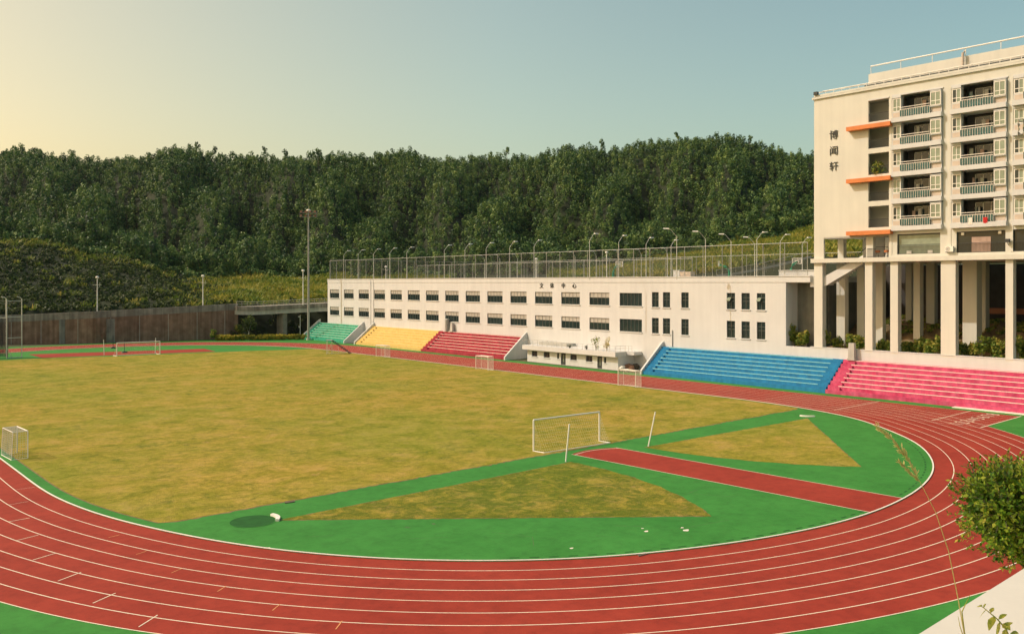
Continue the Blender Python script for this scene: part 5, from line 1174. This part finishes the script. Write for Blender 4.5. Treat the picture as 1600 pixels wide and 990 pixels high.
# plants on balconies and pavilion roof
shrub(GX+.5, U(1371, GX+.5), 26.84, 1.35, 1.9, 'bushy plants on the dormitory landing above the middle orange canopy', 'bush', .15, nm='balcony_plant', size=.16)
for px, h, w, lab in ((931, 2.0, 1.3, 'thin leafy plant growing on the pavilion roof, left one'), (948, 2.1, 1.2, 'browner leafy plant growing on the pavilion roof, right one')):
    xx = PX+.4; shrub(xx, U(px, xx), 2.85, h, w, lab, 'bush' if px < 940 else 'straw', .05, nm='roof_plant', size=.13, n=12, per=16, tm_='pbark')
for px, lab in ((890, 'tiny weed tuft on the middle of the pavilion roof edge'), (916, 'tiny weed tuft near the tall plants on the pavilion roof')):
    shrub(PX+.1, U(px, PX+.1), 2.85, .55, .7, lab, 'scrub', .1, nm='weed', size=.1, n=4, per=30)
# ------------------------------------------------------------------ foreground: viewing terrace, ficus, grass stalk, sprig
tb = thing('viewing_terrace', 'cream plastered parapet of the terrace in the bottom right corner', 'building', (0, 0, 0))
MB().box(-14, 14, -9, .55, 0, 11.4).build('terrace_block', M['white'], tb)
pq = [(-14, .62), (14, .40), (14, 1.16), (0, 1.065), (-14, .96)]
pp = MB().prism(pq, 11.41, 12.5); pp.build('parapet', M['parapet'], tb)
# ficus: real little leaves on twigs
def ficus():
    r = np.random.default_rng(42); Zf = 11.0; cx_, cy_, cz_ = PZ(1634, Zf, 806); t = thing('ficus_tree', 'dense clipped tree with yellow-green tips at the right picture edge', 'tree', (cx_, cy_, 0))
    Rr = np.array([1.06, 1.06, .78]); tw = MB(); leaves = []
    tr = MB(); tr.tube([(0, 0, 0), (.1, 0, 4), (0, .1, cz_-.7)], [.16, .12, .08], 8)
    for k in range(8): a = k*.8; tr.tube([(0, .05, cz_-1.2), (.3*math.cos(a), .3*math.sin(a), cz_-.5), (.6*math.cos(a), .6*math.sin(a), cz_+.1)], [.05, .03, .015], 5)
    tr.build('trunk', M['bark'], t)
    def twig(p0, d, L, nl, ls):
        p1 = p0+d*L*.5+np.array([0, 0, .02]); p2 = p0+d*L; tw.tube([tuple(p0), tuple(p1), tuple(p2)], [.0035, .003, .0015], 3, False)
        for q in range(nl):
            f_ = .15+.85*q/nl; p = p0+d*L*f_; a = r.normal(size=3); a -= a.dot(d)*d; a /= np.linalg.norm(a); u_ = a*.8+d*.6+np.array([0, 0, .15]); u_ /= np.linalg.norm(u_)
            w_ = np.cross(u_, d+r.normal(size=3)*.25); w_ /= np.linalg.norm(w_)+1e-9; s = ls*(.6+.7*r.random())
            leaves.append(np.stack([p, p+u_*s*.5+w_*s*.26, p+u_*s, p+u_*s*.5-w_*s*.26]))
    # lumpy crown: sub-masses
    subs = [(r.normal(size=3)) for _ in range(64)]
    for s_ in subs:
        s_ = s_/np.linalg.norm(s_); c = s_*Rr*.70*r.uniform(.75, 1.05); rad = r.uniform(.20, .32)
        for _ in range(62):
            d = r.normal(size=3); d /= np.linalg.norm(d); d = d+s_*.5+np.array([0, 0, .25]); d /= np.linalg.norm(d)
            twig(np.array([0, 0, cz_])+c+d*rad*.25, d, rad*r.uniform(.6, 1.15), 7, .072)
    for _ in range(1500):
        d = r.normal(size=3); d /= np.linalg.norm(d); twig(np.array([0, 0, cz_])+d*Rr*r.uniform(.2, .66), d, .16, 6, .08)
    left_ = np.array([-C0, -S0, 0.])
    for _ in range(110):       # long shoots on the outline
        d = left_*r.uniform(.2, 1)+np.array([C1, S1, 0])*r.normal()*.4+np.array([0, 0, 1])*r.uniform(-.6, .8); d /= np.linalg.norm(d); up = d+np.array([0, 0, .5]); up /= np.linalg.norm(up)
        twig(np.array([0, 0, cz_])+d*Rr*r.uniform(.82, .95), up, r.uniform(.10, .22), 11, .058)
    L_ = np.array(leaves); lk('crown', np_mesh('crown', L_, 4, M['ficus']), t); tw.build('twig', M['bark'], t); print('ficus leaves', len(L_))
ficus()
def P3d(px, py, Z): return Vector(PZ(px, Z, py))
# long dry grass stalk
t = thing('grass_stalk', 'long dry grass stalk with feathery seed head rising in front of the bend', 'grass', tuple(P3d(1509, 1004, 2.36)))
o0 = P3d(1509, 1004, 2.36)
st_ = [P3d(px, py, Z)-o0 for px, py, Z in ((1509, 1004, 2.36), (1497, 935, 2.34), (1482, 860, 2.32), (1462, 800, 2.31), (1440, 757, 2.3), (1418, 715, 2.3), (1396, 688, 2.3), (1371, 666, 2.3))]
MB().tube(st_, [.0015, .0014, .0013, .0011, .0009, .0008, .0007, .0005], 5).build('stem', M['straw'], t)
r = np.random.default_rng(3); sd_ = []
def spikelets(A, B, n, spread, ls):
    for _ in range(n):
        f_ = r.random(); p = A.lerp(B, f_)+Vector(r.normal(size=3)*spread); d = ((B-A).normalized()+Vector(r.normal(size=3)*.35)).normalized(); w_ = d.cross(Vector(r.normal(size=3))).normalized(); s = ls*(.6+.8*r.random())
        sd_.append([tuple(p), tuple(p+d*s*.5+w_*s*.14), tuple(p+d*s), tuple(p+d*s*.5-w_*s*.14)])
for a, b, n_, sp2 in ((5, 6, 60, .0022), (6, 7, 60, .0018)): spikelets(st_[a], st_[b], n_, sp2, .014)
spikelets(st_[4]+(st_[5]-st_[4])*.3, st_[5], 40, .0016, .014)
A_, B_ = P3d(1436, 752, 2.3)-o0, P3d(1405, 721, 2.3)-o0; spikelets(A_, B_, 60, .0010, .014)
lk('seed_head', np_mesh('seed_head', np.array(sd_), 4, M['straw']), t); MB().tube([A_, B_], .0006, 4).build('branch', M['straw'], t)
MB().tube([Vector((0, 0, 0)), P3d(1503, 955, 2.35)-o0, P3d(1516, 928, 2.35)-o0], [.0022, .0016, .0005], 4).build('blade', M['sprig'], t)
MB().tube([Vector((0, 0, 0)), P3d(1500, 978, 2.35)-o0, P3d(1497, 962, 2.35)-o0], [.0018, .0012, .0005], 4).build('blade', M['sprig'], t)
# leafy sprig over the parapet
o1 = P3d(1582, 1010, 2.15); t = thing('leafy_sprig', 'small yellow-green leafy sprig above the cream parapet in the corner', 'plant', tuple(o1))
stm = [P3d(px, py, Z)-o1 for px, py, Z in ((1582, 1010, 2.15), (1572, 982, 2.14), (1558, 966, 2.13), (1541, 952, 2.12), (1532, 945, 2.12))]
MB().tube(stm, [.0022, .002, .0017, .0012, .0008], 5).build('stem', M['sprig'], t)
lv = []
r = np.random.default_rng(8)
for (px, py), (qx, qy), wd in [((1541, 952), (1530, 962), .30), ((1548, 957), (1552, 945), .3), ((1553, 962), (1545, 980), .32), ((1560, 967), (1574, 955), .32), ((1563, 971), (1556, 992), .3), ((1570, 978), (1583, 968), .34), ((1572, 982), (1566, 1002), .32), ((1576, 992), (1592, 984), .3), ((1534, 947), (1526, 944), .3), ((1536, 949), (1541, 940), .3), ((1566, 974), (1579, 979), .28)]:
    a, b = P3d(px, py, 2.13)-o1, P3d(qx, qy, 2.13+r.uniform(-.02, .02))-o1; d = b-a; w_ = d.cross(Vector((C1*.8, S1*.8, .5+r.uniform(-.3, .3)))).normalized()*d.length*wd; n_ = d.cross(w_).normalized()*d.length*.10
    w_ = w_.normalized()*d.length*.20; w_ = w_*1.4; n_ = Vector((0, 0, -1))*d.length
    ts = [0, .15, .35, .6, .82, 1]; ws = [0, .55, 1, .85, .45, 0]; mid = [a+d*t_+n_*(.22*t_*t_) for t_ in ts]
    for k_i in range(5):
        for sg in (1, -1):
            e0, e1 = mid[k_i]+w_*ws[k_i]*sg-n_*.05*ws[k_i], mid[k_i+1]+w_*ws[k_i+1]*sg-n_*.05*ws[k_i+1]
            lv.append([tuple(mid[k_i]), tuple(mid[k_i+1]), tuple(e1+Vector((1e-5, 0, 0))), tuple(e0+Vector((0, 1e-5, 0)))])
lk('leaf', np_mesh('leaf', np.array(lv), 4, M['sprig']), t)
# ------------------------------------------------------------------ haze over the far hill
hm_ = bpy.data.materials.new('thin_haze'); hm_.use_nodes = True; t_ = hm_.node_tree; t_.nodes.clear()
ho = t_.nodes.new('ShaderNodeOutputMaterial'); pv2 = t_.nodes.new('ShaderNodeVolumePrincipled'); pv2.inputs['Color'].default_value = (.78, .92, 1.0, 1); pv2.inputs['Density'].default_value = HAZE; pv2.inputs['Anisotropy'].default_value = .3
t_.links.new(pv2.outputs[0], ho.inputs['Volume'])
zz_ = float(Hg.max())+16
MB().box(-620, 760, -30, 900, -1.5, zz_).build('haze', hm_, kind='stuff')
SC.render.engine = 'CYCLES'
